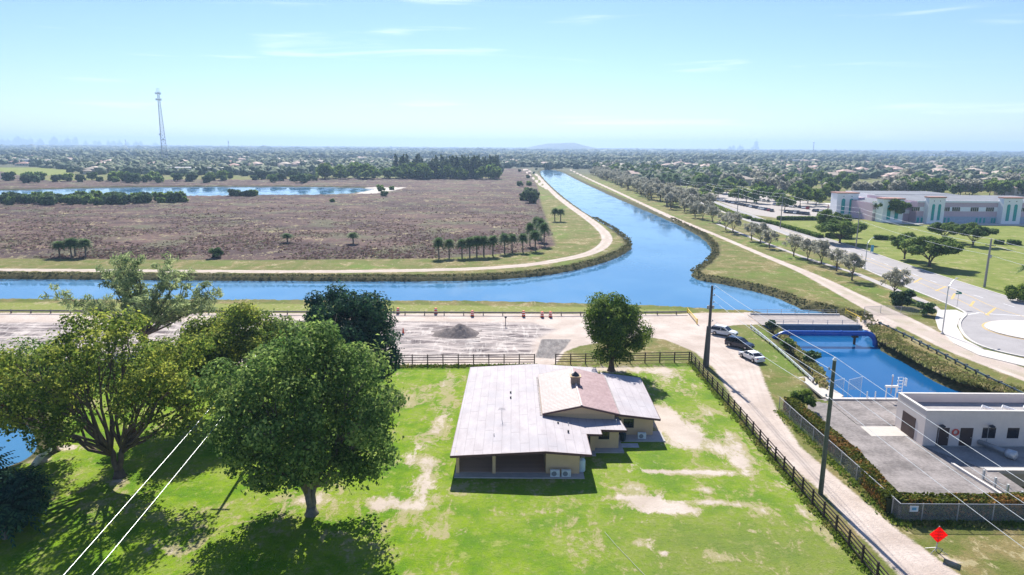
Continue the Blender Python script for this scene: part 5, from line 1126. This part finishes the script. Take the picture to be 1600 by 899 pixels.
# leaves need thin needles: already elongated quads
# dark shrub palms bottom-left
def frond_np(n_fr, L, droop, seed, z0, w=.5, lo=-.4, hi=1.0, nseg=7):
    r = random.Random(seed); V = []; Q = []
    for i in range(n_fr):
        a = i*2.39996+r.uniform(-.2, .2); el = lo+(hi-lo)*((i+.5)/n_fr); ll = L*r.uniform(.85, 1.1)
        d = Vector((math.cos(a)*math.cos(el), math.sin(a)*math.cos(el), math.sin(el))); side = Vector((-math.sin(a), math.cos(a), 0))
        pts = [Vector((0, 0, z0))+d*ll*s-Vector((0, 0, droop*ll*s*s)) for s in np.linspace(0, 1, nseg)]
        for j in range(nseg-1):
            p, q = pts[j], pts[j+1]; s = (j+1)/nseg; wd = w*math.sin(min(1, s*1.25)*math.pi*.85+.25)+.04
            for k in (-1, 1):
                for m_ in (0, .5):
                    pp = p.lerp(q, m_); n = len(V); dn = (q-p)*.45
                    V += [pp, pp+dn*.7, pp+dn*1.2+side*k*wd-Vector((0, 0, wd*.35)), pp+dn*.5+side*k*wd-Vector((0, 0, wd*.35))]; Q.append((n, n+1, n+2, n+3))
    return np.array([tuple(v) for v in V]), np.array(Q)
def palm(label, loc, h, L, seed, lm=LM_palm, nfr=34, group=None, trunk_r=.18, dead=True):
    t = thing('sabal_palm', label, 'palm tree', (*loc, 0), 0, group); co, q = frond_np(nfr, L, .35, seed, h, .42, -.75 if nfr == 80 else -.4, 1.3 if nfr == 80 else 1.0); npmesh('crown', co, q, lm, t)
    MB().tube([(0, 0, -.2), (.1*math.sin(seed), 0, h*.5), (0, 0, h)], [trunk_r*1.2, trunk_r, trunk_r*1.1], 8).build('trunk', M_barkg, t)
    return t
for i, (px, py, h, L, lb) in enumerate(((8, 842, 3.2, 3.6, 'dark bushy palm at the bottom left edge, front one'), (38, 800, 2.6, 3.0, 'dark bushy palm at the left edge, right of the front one'), (-20, 800, 4.0, 3.6, 'dark bushy palm at the left edge, tallest behind'))):
    palm(lb, G(px, py), h, L, 40+i, LM_dk, 60)
b = G(20, 825); tree('dark_shrub', 'dense dark shrub filling in below the palms at the left edge', 'shrub', b, lobes_ell(0, 0, 2.3, 2.8, 2.6, 2.2, 12, 1.1, 33), 7000, .22, LM_dk, 1, .15, M_bark, 20, 1, nl=6)
# fallen pale log
a = G3(53, 727, .2); b = G3(78, 702, .9); tag(MB().tube([a, a.lerp(b, .5)+Vector((0, 0, .25)), b], [.3, .34, .26], 10).build('pale_log', plain('log_white', (.6, .6, .52), .9, .1, var=.2, scale=3), smooth=True), 'pale bleached log leaning on the pond bank', 'log')
# --- hedge round the pump yard
def hedge(name, label, pts, w, h, n, size, lm, seed):
    r = np.random.default_rng(seed); P = np.array(pts); seg = np.linalg.norm(np.diff(P, axis=0), axis=1); k = r.choice(len(seg), n, p=seg/seg.sum()); s = r.random(n)
    a = P[k]; e = P[k+1]-a; u = e/np.linalg.norm(e, axis=1)[:, None]; c = np.zeros((n, 3)); cen = a+e*s[:, None]
    f = r.random(n); top = f < .45; off = np.where(top, r.uniform(-1, 1, n), np.sign(r.random(n)-.5)*(1-.15*r.random(n)))*w/2
    lump = .12*np.sin(s*seg[k]*1.3+k)+.08*r.normal(size=n)
    c[:, 0] = cen[:, 0]-u[:, 1]*off; c[:, 1] = cen[:, 1]+u[:, 0]*off; c[:, 2] = np.where(top, h*(.93+lump*.5), h*r.random(n))
    nrm = np.stack([-u[:, 1]*np.where(top, 0, np.sign(off)), u[:, 0]*np.where(top, 0, np.sign(off)), np.where(top, 1., .2)], 1)+r.normal(size=(n, 3))*.6; nrm /= np.linalg.norm(nrm, axis=1)[:, None]
    A_ = np.cross(nrm, r.normal(size=(n, 3))); A_ /= np.linalg.norm(A_, axis=1)[:, None]; B_ = np.cross(nrm, A_); sz = size*(.6+.8*r.random(n))[:, None]/2
    co = np.stack([c-A_*sz*1.4, c-B_*sz, c+A_*sz*1.4, c+B_*sz], 1).reshape(-1, 3); t = thing(name, label, 'hedge', (0, 0, 0))
    npmesh('foliage', co, np.arange(4*n).reshape(n, 4), lm, t)
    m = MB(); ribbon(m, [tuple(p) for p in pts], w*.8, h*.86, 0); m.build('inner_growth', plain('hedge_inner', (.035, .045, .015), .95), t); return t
hp = offset_line([G(1217, 641), G(1250, 672), G(1310, 727), cf], 1.25)
hedge('clipped_hedge', 'clipped red-tipped hedge along the track side of the pump yard', hp[:-1]+[(cf[0]+.1, cf[1]+1.3)], 1.5, 1.75, 16000, .20, LM_hg, 1)
hedge('clipped_hedge', 'clipped red-tipped hedge across the front of the pump yard', [(cf[0]+.6, cf[1]+1.35), (51, cf[1]+1.35), (66, cf[1]+1.1)], 1.4, 1.75, 10000, .20, LM_hg, 2)
b = G(1252, 640); tree('round_bush', 'round dark bush at the top end of the yard hedge', 'shrub', b, lobes_ell(0, 0, 1.3, 1.4, 1.3, 1.1, 8, .7, 35), 2200, .2, LM_rd, .5, .1, M_bark, 22, 1, nl=4)
hedge('roadside_hedge', 'low clipped hedge between the school lawn and car park entrance', GP([(1176, 345), (1210, 351), (1262, 366), (1282, 372)]), 2.5, 1.2, 3500, .5, LM_rd, 3)
hedge('roadside_hedge', 'yellow-green clipped hedge beside the car park drive', GP([(1098, 315), (1140, 333), (1172, 343)]), 2.5, 1.3, 3000, .55, LM_ol, 4)
hedge('roadside_hedge', 'dark hedge row in front of the school car park', GP([(1215, 344), (1290, 344), (1330, 345)]), 2.5, 1.6, 3500, .5, LM_pk, 5)
for i, (a, b_) in enumerate((((1553, 381), (1568, 382)), ((1574, 382), (1594, 383)), ((1290, 371), (1330, 374)), ((1365, 374), (1388, 375)))):
    hedge('lawn_hedge', ['short clipped hedge block on the far lawn, left one of the pair', 'short clipped hedge block on the far lawn, right one of the pair', 'dark shrub row under the trees by the main road', 'short shrub row beside the lawn trees'][i], GP([a, b_]), 2.2, 1.5, 900, .45, LM_pk, 6+i)
# --- prototypes
def proto(name, cat, lobes, n, size, lm, th, tr, seed, fork=2, bark=None, **kw):
    t = tree(name, 'x', cat, (0, -60, 0), lobes, n, size, lm, th, tr, bark or M_bark, seed, fork, nl=kw.pop('nl', 8), **kw); t['_p'] = 1; return t
class Pool:
    def __init__(s): s.used = set()
    def put(s, pr, loc, rz, sc, label, group=None):
        loc = (loc[0], loc[1], loc[2] if len(loc) > 2 else 0)
        if pr.name not in s.used:
            s.used.add(pr.name); pr.location = loc; pr.rotation_euler = (0, 0, rz); pr.scale = (sc,)*3 if not hasattr(sc, '__len__') else sc; pr['label'] = label
            if group: pr['group'] = group
            if '_p' in pr: del pr['_p']
            return pr
        o = dup(pr, loc, rz, sc, label, group)
        if '_p' in o: del o['_p']
        return o
PO = Pool(); R = random.Random(21)
st = [proto('street_tree', 'tree', lobes_ell(0, 0, 4.3, 3.0, 3.0, 2.2, 16, .95, 60+i), 4200, .26, LM_gr, 1.8, .16, 60+i, 2, twig=True, gap=-.02, gs=1.5, bias=.8) for i in range(3)]
line = [G(*p) for p in ((1396, 465), (1331, 438), (1307, 424), (1283, 413), (1262, 407), (1240, 401), (1202, 388), (1188, 381), (1174, 376), (1145, 364), (1134, 360), (1113, 347), (1098, 343), (1086, 340))]
for i, p in enumerate(line):
    PO.put(st[i % 3], (*p, 0), R.uniform(0, 6), [1.0, 1.05, .95, 1.1, 1.0, 1.1, 1.0, 1.15, 1.1, 1.25, 1.1, 1.2, 1.2, 1.2][i]*R.uniform(.95, 1.08), 'small grey-green street tree number %s' % i if 0 else
           ['nearest', 'second nearest', 'third nearest', 'fourth nearest', 'fifth nearest', 'sixth nearest', 'seventh nearest', 'eighth nearest', 'ninth nearest', 'tenth nearest', 'eleventh nearest', 'twelfth nearest', 'second farthest', 'farthest'][i]+' small grey-green tree in the spaced row between path and main road', 'street trees between path and main road')
far = [G(*p) for p in ((1076, 335), (1040, 320), (1000, 303), (960, 286), (925, 272))]
for x, y, a in dist_along(far, 8.5):
    for s in range(2):
        PO.put(st[R.randrange(3)], (x+R.uniform(-3, 4)+s*10, y+R.uniform(-4, 4)+s*4, 0), R.uniform(0, 6), R.uniform(.85, 1.8), 'grey-green tree in the thick row along the far east path', 'trees in the far row along the east path')
# park trees
pk = [proto('park_tree', 'tree', lobes_ell(0, 0, 6.4, 5.6, 5.4, 2.6, 22, 1.6, 70+i), 9000, .36, LM_pk, 2.2, .26, 70+i, 3, twig=True, nl=14) for i in range(2)]
for px, py, ty, wpx, k, lb in ((1452, 417, 369, 96, 0, 'largest park tree on the school lawn, nearest the pole'), (1413, 405, 366, 62, 1, 'park tree just left of the largest one on the lawn'), (1520, 384, 351, 62, 1, 'park tree at the right of the back pair on the lawn'), (1474, 377, 347, 55, 0, 'park tree at the left of the back pair on the lawn'),
                            (1312, 380, 344, 80, 0, 'bushy park tree behind the main road utility pole'), (1298, 368, 330, 55, 1, 'park tree farther back behind the roadside utility pole'), (1391, 347, 312, 58, 1, 'broad tree standing in front of the school entrance')):
    x, y = G(px, py); h = HT(px, py, ty); wm_ = wpx*y/1069*.93
    PO.put(pk[k], (x, y, 0), R.uniform(0, 6), (wm_/12.6, wm_/12.6, h/9.4), lb)
x, y = G(1601, 440); palm('small palm at the right edge of the school lawn', (x, y), 3.5, 2.6, 77); x, y = G(1590, 470); tree('round_bush', 'dark green bush by the pavement at the right edge of the main road', 'shrub', (x, y), lobes_ell(0, 0, 1.6, 3.2, 2.2, 1.5, 12, 1.0, 36), 3500, .25, LM_rd, .6, .1, M_bark, 23, 1, nl=4)
# sabal palms along the marsh edge
pa = [palm('x', (0, -70), 4.9, 2.3, 80+i, nfr=80, group=None) for i in range(3)]
row = [(686, 404, 367), (702, 403, 370), (722, 403, 369), (734, 402, 370), (745, 401, 369), (756, 401, 366), (770, 400, 369), (788, 396, 363), (800, 394, 362), (817, 394, 358), (836, 392, 352), (828, 385, 345), (845, 378, 340), (838, 372, 338), (850, 384, 346)]
for i, (px, by, ty) in enumerate(row):
    x, y = G(px, by); h = HT(px, by, ty); PO.put(pa[i % 3], (x, y, 0), R.uniform(0, 6), (1.15*R.uniform(.8, 1.25), 1.15, h/6.6*R.uniform(.85, 1.12)), 'sabal palm at the left half of the row on the marsh edge' if i < 7 else 'sabal palm at the right half of the row where the marsh edge turns', 'sabal palms on the marsh edge '+('left' if i < 7 else 'right'))
for i, (px, by, ty, lb) in enumerate(((94, 402, 375, 'leftmost thin palm of the small group at the marsh edge'), (112, 402, 370, 'second palm of the small group at the marsh edge on the left'), (118, 402, 371, 'third palm of the small group at the marsh edge on the left'), (134, 402, 371, 'rightmost bushy palm of the small group at the marsh edge'),
                                      (449, 380, 364, 'short lone palm in the marsh left of the dark shrub'), (552, 382, 362, 'dark lone palm clump in the middle of the marsh'), (867, 346, 324, 'left trunk of the twin palms on the grass inside the canal bend'), (876, 346, 325, 'right trunk of the twin palms on the grass inside the canal bend'))):
    x, y = G(px, by); h = HT(px, by, ty); PO.put(pa[i % 3], (x, y, 0), i, (1.2, 1.2, h/6.6), lb)
bs = [proto('round_shrub', 'shrub', lobes_ell(0, 0, 2.2, 2.2, 2.2, 2.0, 9, 1.1, 90+i), 1100, .5, [LM_palm, LM_pine, LM_big][i], .8, .12, 90+i, 1, nl=4) for i in range(3)]
for px, py, s, lb in ((829, 318, 1.7, 'largest bush of the clump where the marsh edge meets the bend path'), (822, 314, 1.6, 'leftmost bush of the big clump at the bend path'), (834, 312, 1.5, 'rightmost bush of the big clump at the bend path'), (826, 306, 1.4, 'topmost bush of the big clump at the bend path'),
        (826, 291, 1.0, 'lone round bush beside the fork of the bend path'), (825, 279, .9, 'round bush beside the far end of the levee path'), (824, 300, .9, 'small bush between the path fork and the big clump'), (834, 272, .7, 'farthest bush right beside the levee path end'), (812, 292, 1.2, 'bush standing alone in the marsh left of the path fork'),
        (812, 269, .9, 'bush at the far right corner of the marsh'), (838, 266, .7, 'bush at the far end of the long canal'), (595, 300, 1.2, 'bush on the sandy spit at the east end of the lake'), (600, 308, 1.0, 'bush in the marsh just below the sandy lake spit'), (612, 298, .8, 'small bush right of the sandy lake spit'), (340, 403, .8, 'low dark bush on the south edge of the marsh'),
        (1408, 480, .9, 'bush under the nearest small street tree by the fence corner'), (1448, 493, .7, 'bush at the fence corner beside the roundabout pavement'), (1266, 566, .5, 'bush hanging over the basin on its west bank'), (1232, 545, .45, 'small bush on the west bank below the blue pipe'), (1205, 514, .45, 'small bush at the west end of the bridge'), (520, 317, .6, 'small lone bush in the open marsh below the lake')):
    x, y = G(px, py); PO.put(bs[R.randrange(3)], (x, y, -.2), R.uniform(0, 6), s, lb)
# lakeside bushes: band between marsh and lake on the left
band = []
for i in range(120):
    px = R.uniform(-10, 290); py = 313+R.uniform(0, 9)*(1-max(0, px-150)/260)
    x, y = G(px, py); band.append((x, y))
for x, y in band[:105]: PO.put(bs[R.randrange(3)], (x, y, -.2), R.uniform(0, 6), R.uniform(.8, 1.45), 'green bush in the dense thicket on the near side of the lake', 'lakeside thicket bushes')
for px in (364, 370, 376, 382, 388, 397): x, y = G(px, 307.5); PO.put(bs[R.randrange(3)], (x, y, -.3), R.uniform(0, 6), R.uniform(.8, 1.3), 'small bush of the isolated clump on the lake shore', 'isolated lake shore clump')
for i in range(50): x, y = G(R.uniform(-10, 500), 285+R.uniform(-4, 2)); PO.put(bs[R.randrange(3)], (x, y, -.2), R.uniform(0, 6), R.uniform(1.2, 2.2), 'green bush behind the far shore of the lake', 'bushes behind the lake')
# pines
def pine_lobes(seed):
    r = random.Random(seed); return [(r.uniform(-1.3, 1.3)*(1-z*.6), r.uniform(-1.3, 1.3)*(1-z*.6), 3+19*z, 2.4*(1-z)**.6+.5, 2.4*(1-z)**.6+.5, 1.8, 1) for z in np.linspace(0, 1, 9)]
pn = [proto('pine_tree', 'tree', pine_lobes(100+i), 900, 1.1, LM_pine, 6, .3, 100+i, 1, nl=1, up=.8) for i in range(3)]
for i in range(130):
    u = R.random(); px = 600+178*(u**.8)
    py = R.uniform(272, 280) if px > 640 else R.uniform(272, 277.5); s = (R.uniform(.55, .98) if px > 690 else R.uniform(.4, 1.0) if R.random() < .6 else R.uniform(.3, .6))
    x, y = G(px, py); PO.put(pn[R.randrange(3)], (x, y, 0), R.uniform(0, 6), (s*1.6, s*1.6, s*1.08), 'tall dark pine in the stand beyond the marsh' if px > 620 else 'shorter pine in the left end of the stand beyond the marsh', 'pines beyond the marsh, '+('tall' if px > 620 else 'short'))
# --- suburb trees and houses
hp_ = []
M_hw = plain('house_wall_cream', (.55, .47, .38), .85)
def house_proto(k):
    m = [plain('roof_terracotta', (.42, .25, .20), .8, .2, var=.12, scale=.4), plain('roof_salmon', (.50, .36, .30), .8, .2, var=.1, scale=.4), plain('roof_sand', (.46, .38, .30), .8, .2, var=.1, scale=.4)][k]
    t = thing('suburban_house', 'x', 'house', (0, -80, 0)); w, d, h = 9, 6.5, 5.4 if k else 3.4
    MB().box(-w, w, -d, d, 0, h).box(-w-4, -w, -3, 5, 0, h*.65).build('wall', M_hw, t)
    b = MB(); e = .7
    def hip(x0, x1, y0, y1, z, rise):
        n = len(b.v); my = (y0+y1)/2; ins = (y1-y0)/2; b.v += [(x0, y0, z), (x1, y0, z), (x1, y1, z), (x0, y1, z), (x0+ins, my, z+rise), (x1-ins, my, z+rise)]; b.f += [(n, n+1, n+5, n+4), (n+1, n+2, n+5), (n+2, n+3, n+4, n+5), (n+3, n, n+4), (n+3, n+2, n+1, n)]
    hip(-w-e, w+e, -d-e, d+e, h, 2.4); hip(-w-5, w*.2, -3.8, 5.8, h*.66, 1.9); b.build('roof', m, t)
    g = MB()
    for x in (-6.5, -2.5, 2, 6): g.box(x, x+1.6, -d-.05, -d+.02, 1, 2.3)
    g.build('windows', M_win, t)
    return t
hpr = [house_proto(k) for k in range(3)]
placed = []
def put_house(px, py, s=1., rz=None, far=False):
    x, y = G(px, py)
    for a, b_ in placed:
        if abs(a-x) < 20 and abs(b_-y) < 17: return
    placed.append((x, y)); zone = 'right' if px > 900 else 'left'
    PO.put(hpr[R.randrange(3)], (x, y, 0), R.choice((0, .3, 1.57, 1.8)) if rz is None else rz, s, ('hip-roofed tiled house among the trees %s of the canal' % ('east' if zone == 'right' else 'west')), 'suburban houses '+zone)
for px, py in ((942, 264), (960, 266), (952, 272), (975, 270), (1000, 262), (1020, 260), (985, 281), (1158, 290), (1180, 275), (1100, 266), (1075, 262), (1045, 264), (1210, 262), (1235, 265), (1300, 283), (1320, 276), (1345, 272), (1400, 281), (1412, 285), (1440, 283), (1465, 283), (1470, 275), (1495, 296), (1490, 291), (1500, 268), (1520, 273), (1530, 280), (1560, 279), (1586, 285), (1515, 268), (1220, 283), (1385, 268), (1270, 270), (1585, 305), (1420, 262), (1550, 292)): put_house(px, py, R.uniform(1.0, 1.2))
for i in range(110): put_house(R.uniform(930, 1620), 247+R.random()**.8*24)
for px, py in ((150, 272), (205, 264), (225, 264), (245, 262), (290, 262), (330, 263), (365, 262), (400, 262), (160, 262), (445, 262), (470, 258), (180, 264), (500, 258), (520, 255), (550, 254)): put_house(px, py, 1.1)
for i in range(120): put_house(R.uniform(-20, 880), 244+R.random()*17)
tr = [proto('suburban_tree', 'tree', lobes_ell(0, 0, 5.6, 4.6, 4.6, 3.4, 12, 2.0, 110+i), 900, .95, [LM_pk, LM_big, LM_gr, LM_rd][i], 1.8, .25, 110+i, 1, nl=5) for i in range(4)]
noz = [GP(p) for p in ([(1096, 303), (1130, 299), (1200, 305), (1310, 325), (1345, 331), (1342, 344), (1240, 344), (1150, 340)],)]+[[(135, sy-40), (330, sy-40), (330, sy+90), (135, sy+90)]]
cnt = 0
def in_any(p): return any(inside(p, z) for z in noz)
pts_t = []
while len(pts_t) < 215:
    px = R.uniform(925, 1640); f = (px-925)/400; py = 258+(R.random()**.7)*(min(1, f)*52+14)
    if px > 1290: py = min(py, 306)
    line_y = 272+(px-925)*.42   # stay east of the path
    if py > line_y-6: continue
    p = G(px, py)
    if in_any(p) and not (px > 1100 and px < 1290 and R.random() < .0): continue
    if any(abs(p[0]-a) < 12 and abs(p[1]-b_) < 11 for a, b_ in placed): 
        if R.random() < .8: continue
    pts_t.append((px, py))
for px, py in pts_t: PO.put(tr[R.choices(range(4), (4, 3, 4, 2))[0]], (*G(px, py), 0), R.uniform(0, 6), R.uniform(.85, 1.35), 'leafy garden tree in the suburb east of the canal', 'garden trees east of the canal')
for px, py in ((1122, 309), (1105, 306), (1150, 314), (1166, 316), (1182, 318), (1200, 314), (1215, 318), (1226, 328), (1262, 318), (1275, 322), (1250, 322), (1290, 312), (1135, 302), (1185, 305), (1238, 310), (1100, 322)): PO.put(tr[R.choice((0, 1, 3))], (*G(px, py), 0), R.uniform(0, 6), R.uniform(.85, 1.1), 'leafy tree shading the school car park', 'car park trees')
for i in range(42):
    px = R.uniform(960, 1130); py = 266+(px-960)*.17+R.uniform(-2, 14); PO.put(pa[R.randrange(3)], (*G(px, py), 0), R.uniform(0, 6), (2.0, 2.0, R.uniform(1.3, 1.9)), 'tall royal palm in the avenue beyond the east path trees', 'royal palms east of the canal')
for i in range(70):
    px = 500+275*R.random(); py = R.uniform(277, 281.5); PO.put(tr[R.choice((0, 1, 1, 3))], (*G(px, py), 0), R.uniform(0, 6), R.uniform(.9, 1.7), 'round-crowned tree at the foot of the pine stand beyond the marsh', 'round trees below the pines')
# --- far woodland: beyond counting, one mass each side
def blobs(name, P, rx, rz, lm, sub, seed, label=None):
    bm = bmesh.new(); bmesh.ops.create_icosphere(bm, subdivisions=sub, radius=1); bv = np.array([v.co[:] for v in bm.verts]); bf = np.array([[v.index for v in f.verts] for f in bm.faces]); bm.free()
    n = len(P); r = np.random.default_rng(seed); nv = len(bv); J = 1+.28*r.normal(size=(n, nv))
    co = bv[None]*J[:, :, None]*np.stack([rx, rx*r.uniform(.8, 1.2, n), rz], 1)[:, None, :]+np.stack([P[:, 0], P[:, 1], rz*.75], 1)[:, None, :]
    f = bf[None]+(np.arange(n)*nv)[:, None, None]; o = npmesh(name, co.reshape(-1, 3), f.reshape(-1, 3), lm); tag(o, label, None, None, 'stuff'); return o
LM_far = leafmat('far_foliage', (.05, .09, .05), (.17, .22, .11), (.25, .26, .19), .2)
rg = np.random.default_rng(77)
def scatter(n, y0, y1, pw=1.0, xr=.86):
    # even per area
    y = np.sqrt(rg.random(n)*(y1**2-y0**2)+y0**2); x = rg.uniform(-xr, xr, n)*y; return np.stack([x, y], 1)
def keep(P, f): return P[[i for i in range(len(P)) if f(P[i])]]
water_far = lambda p: inside(p, canal) or inside(p, lake)
lev_zone = GP([(800, 262), (852, 262), (880, 330), (830, 330)])
def ok(p):
    x, y = p; px = 800+1069*x/(y*1.0)   # rough bearing only
    if inside(p, marsh) or inside(p, marsh2) or inside(p, fieldL) or water_far(p): return False
    if abs(x-64) < 30 and y < 1060: return False
    if inside(p, lev_zone): return False
    if x > 50 and y < 620: return False
    if x < 0 and y < 740: return False
    if x > 50 and y < 1050 and x < 110+(1050-y)*.0+10: return False
    return not in_any(p)
P = keep(scatter(9000, 620, 1500), ok)
cl = np.sin(P[:, 0]/70)*np.sin(P[:, 1]/90)+rg.random(len(P)); P = P[cl > .25]
P = np.array([p for p in P if not any(abs(p[0]-a) < 12 and abs(p[1]+9-b_) < 13 for a, b_ in placed)])
blobs('suburb_woodland', P, rg.uniform(3.2, 6.2, len(P)), rg.uniform(2.6, 5.5, len(P)), LM_far, 2, 5, 'suburban trees in the middle distance')
P = keep(scatter(15000, 1500, 4200), lambda p: not (p[0] > 1500 and 2400 < p[1] < 3400)); cl = np.sin(P[:, 0]/160)*np.sin(P[:, 1]/210)+rg.random(len(P)); P = P[cl > .1]
blobs('far_woodland', P, rg.uniform(5, 12, len(P)), rg.uniform(3.5, 9, len(P)), LM_far, 1, 6, 'woodland and gardens receding to the horizon')
P = scatter(9000, 4200, 12500); blobs('horizon_woodland', P, rg.uniform(20, 50, len(P)), rg.uniform(6, 14, len(P)), LM_far, 1, 7, 'hazy woodland on the horizon')
# long low buildings far off
for px, py, w, h, lb in ((310, 270, 36, 5, 'long white low building beyond the lake on the left'), (1352, 243, 60, 9, 'dark long warehouse near the right horizon'), (1475, 244, 70, 9, 'pale long warehouse near the right horizon'), (1230, 254, 50, 6, 'long pale roofed building beyond the east suburb'), (60, 256, 40, 6, 'pale low building in the far left suburb'), (640, 256, 40, 6, 'pale low building behind the pines'), (1130, 256, 45, 6, 'long pale low building beyond the royal palms')):
    x, y = G(px, py); t = thing('long_building', lb, 'building', (x, y, 0)); MB().box(-w, w, 0, 22, 0, h).build('wall', M_swh if 'dark' not in lb else M_sro, t); MB().box(-w-1, w+1, -1, 23, h+.002, h+1).build('roof', M_sro if 'dark' in lb else M_kerb, t)
    g = MB(); 
    for k in range(8): g.box(-w+3+k*(2*w-6)/8, -w+3+k*(2*w-6)/8+(2*w-6)/14, -.08, .02, 1, h*.6)
    g.build('openings', M_win, t)
tc_ = MB().quad((-500, 0, .1), (500, 0, .1), (500, 500, .1), (-500, 500, .1)).build('bare_fields', plain('bare_soil_pink', (.34, .25, .20), .95, .1, var=.2, scale=.01)); tc_.location = (1950, 2500, 0); tag(tc_, kind='structure')
# --- marsh scrub: low tufts
def tufts(name, P, size, h, lm, seed, per=5):
    r = np.random.default_rng(seed); n = len(P); k = np.repeat(np.arange(n), per); m = len(k); c = np.zeros((m, 3)); c[:, :2] = P[k]+r.normal(size=(m, 2))*size*.4
    a = r.uniform(0, 2*np.pi, m); hh = h*(.5+r.random(m)); w = size*(.4+.5*r.random(m)); dx = np.cos(a)*w/2; dy = np.sin(a)*w/2; lx = r.normal(size=m)*hh*.35; ly = r.normal(size=m)*hh*.35
    z = np.full(m, -.05) if P.shape[1] == 2 else P[k, 2] if 0 else np.full(m, -.05)
    co = np.stack([np.stack([c[:, 0]-dx, c[:, 1]-dy, z], 1), np.stack([c[:, 0]+dx, c[:, 1]+dy, z], 1), np.stack([c[:, 0]+dx*.6+lx, c[:, 1]+dy*.6+ly, z+hh], 1), np.stack([c[:, 0]-dx*.6+lx, c[:, 1]-dy*.6+ly, z+hh], 1)], 1).reshape(-1, 3)
    return npmesh(name, co, np.arange(4*m).reshape(m, 4), lm)
LM_ms = leafmat('marsh_scrub_leaves', (.11, .072, .068), (.23, .155, .13), (.19, .185, .11), .4)
y = 195/(1-rg.random(30000)*(1-195/520)); x = rg.uniform(-.95, .12, len(y))*y; P = np.stack([x, y], 1); P = P[sd_poly(P[:, 0], P[:, 1], marsh) > 1]; P = P[sd_poly(P[:, 0], P[:, 1], lake) < -8]
cl = np.sin(P[:, 0]/11+np.sin(P[:, 1]/9))*np.sin(P[:, 1]/14)+rg.random(len(P))*1.2; P = P[cl > .45]
o = tufts('marsh_scrub', P, 1.3, .42, LM_ms, 3, 3); tag(o, 'purplish brown dead scrub covering the marsh', None, None, 'stuff')
# tall grass on the intake banks and canal edges
def bank_pts(n, bx, fn): 
    p = np.stack([rg.uniform(bx[0], bx[1], n), rg.uniform(bx[2], bx[3], n)], 1); return p[fn(p)]
aw_ = lambda p: np.maximum(sd_poly(p[:, 0], p[:, 1], canal), sd_poly(p[:, 0], p[:, 1], intake))
p = bank_pts(46000, (44, 78, 78, 125), lambda p: (aw_(p) < -.2) & (aw_(p) > -3.6) & (sd_line(p[:, 0], p[:, 1], east, 5.5) < 0) & (p[:, 1] > 88) & ((p[:, 0] > 56) | (aw_(p) > -1.4)))
LM_bk = leafmat('bank_grass', (.13, .15, .045), (.30, .30, .11), (.42, .34, .17), .45)
o = tufts('bank_tall_grass', p, .45, .45, LM_bk, 4, 4); tag(o, 'tall dry grass on the banks of the short canal', None, None, 'stuff')
p = bank_pts(160000, (-190, 110, 120, 330), lambda p: (aw_(p) < .1) & (aw_(p) > -2.0) & (sd_poly(p[:, 0], p[:, 1], dirt) < -1) & ~((p[:, 1] < 152) & (p[:, 0] < 58)))
LM_rd2 = leafmat('bank_reeds', (.05, .06, .025), (.16, .16, .07), (.24, .2, .10), .35)
o = tufts('canal_bank_reeds', p, .6, .30, LM_rd2, 5, 3); tag(o, 'dark rough growth along the canal waterline', None, None, 'stuff')
# longer grass against fence lines and in the yard
def near_line(n, pts, w): 
    P = np.array(pts); seg = np.linalg.norm(np.diff(P, axis=0), axis=1); k = rg.choice(len(seg), n, p=seg/seg.sum()); s = rg.random(n)[:, None]; return P[k]+(P[k+1]-P[k])*s+rg.normal(size=(n, 2))*w
p = np.concatenate([near_line(2500, GP([(1080, 567), (1117, 612), (1152, 652), (1197, 706), (1240, 756), (1274, 797), (1312, 840), (1359, 897)]), .25), near_line(1600, GP([(835, 572), (617, 573), (500, 573)]), .3), near_line(1500, [G(1217, 643), G(1310, 730), G(1402, 818), G(1600, 820)], .3)])
o = tufts('fence_line_grass', p, .3, .22, leafmat('fence_grass', (.10, .17, .025), (.24, .30, .05), (.32, .3, .1), .4), 6, 3); tag(o, 'longer grass left uncut along the fences', None, None, 'stuff')
hs_ = GP([(945, 832), (962, 852), (985, 876), (1000, 892), (1020, 912)]); tag(MB().tube([(x, y, .03) for x, y in hs_], .018, 6).build('garden_hose', plain('hose_pale', (.45, .47, .36), .6, .3)), 'thin pale hose lying across the lawn at the bottom of the picture', 'hose')
# ================================================================ HAZE
hm = NT('haze'); v = hm.n('ShaderNodeVolumePrincipled'); v.inputs['Color'].default_value = (.48, .67, .95, 1); v.inputs['Density'].default_value = .00016; v.inputs['Anisotropy'].default_value = .25
hm.t.links.new(v.outputs[0], hm.out.inputs['Volume'])
hz_ = MB().box(-15000, 15000, -60, 16500, -5, 190).build('haze', hm.m); tag(hz_, kind='stuff')
# drop prototypes that were never placed
for o in list(bpy.data.objects):
    if o.parent is None and '_p' in o:
        for c in list(o.children): bpy.data.objects.remove(c)
        bpy.data.objects.remove(o)
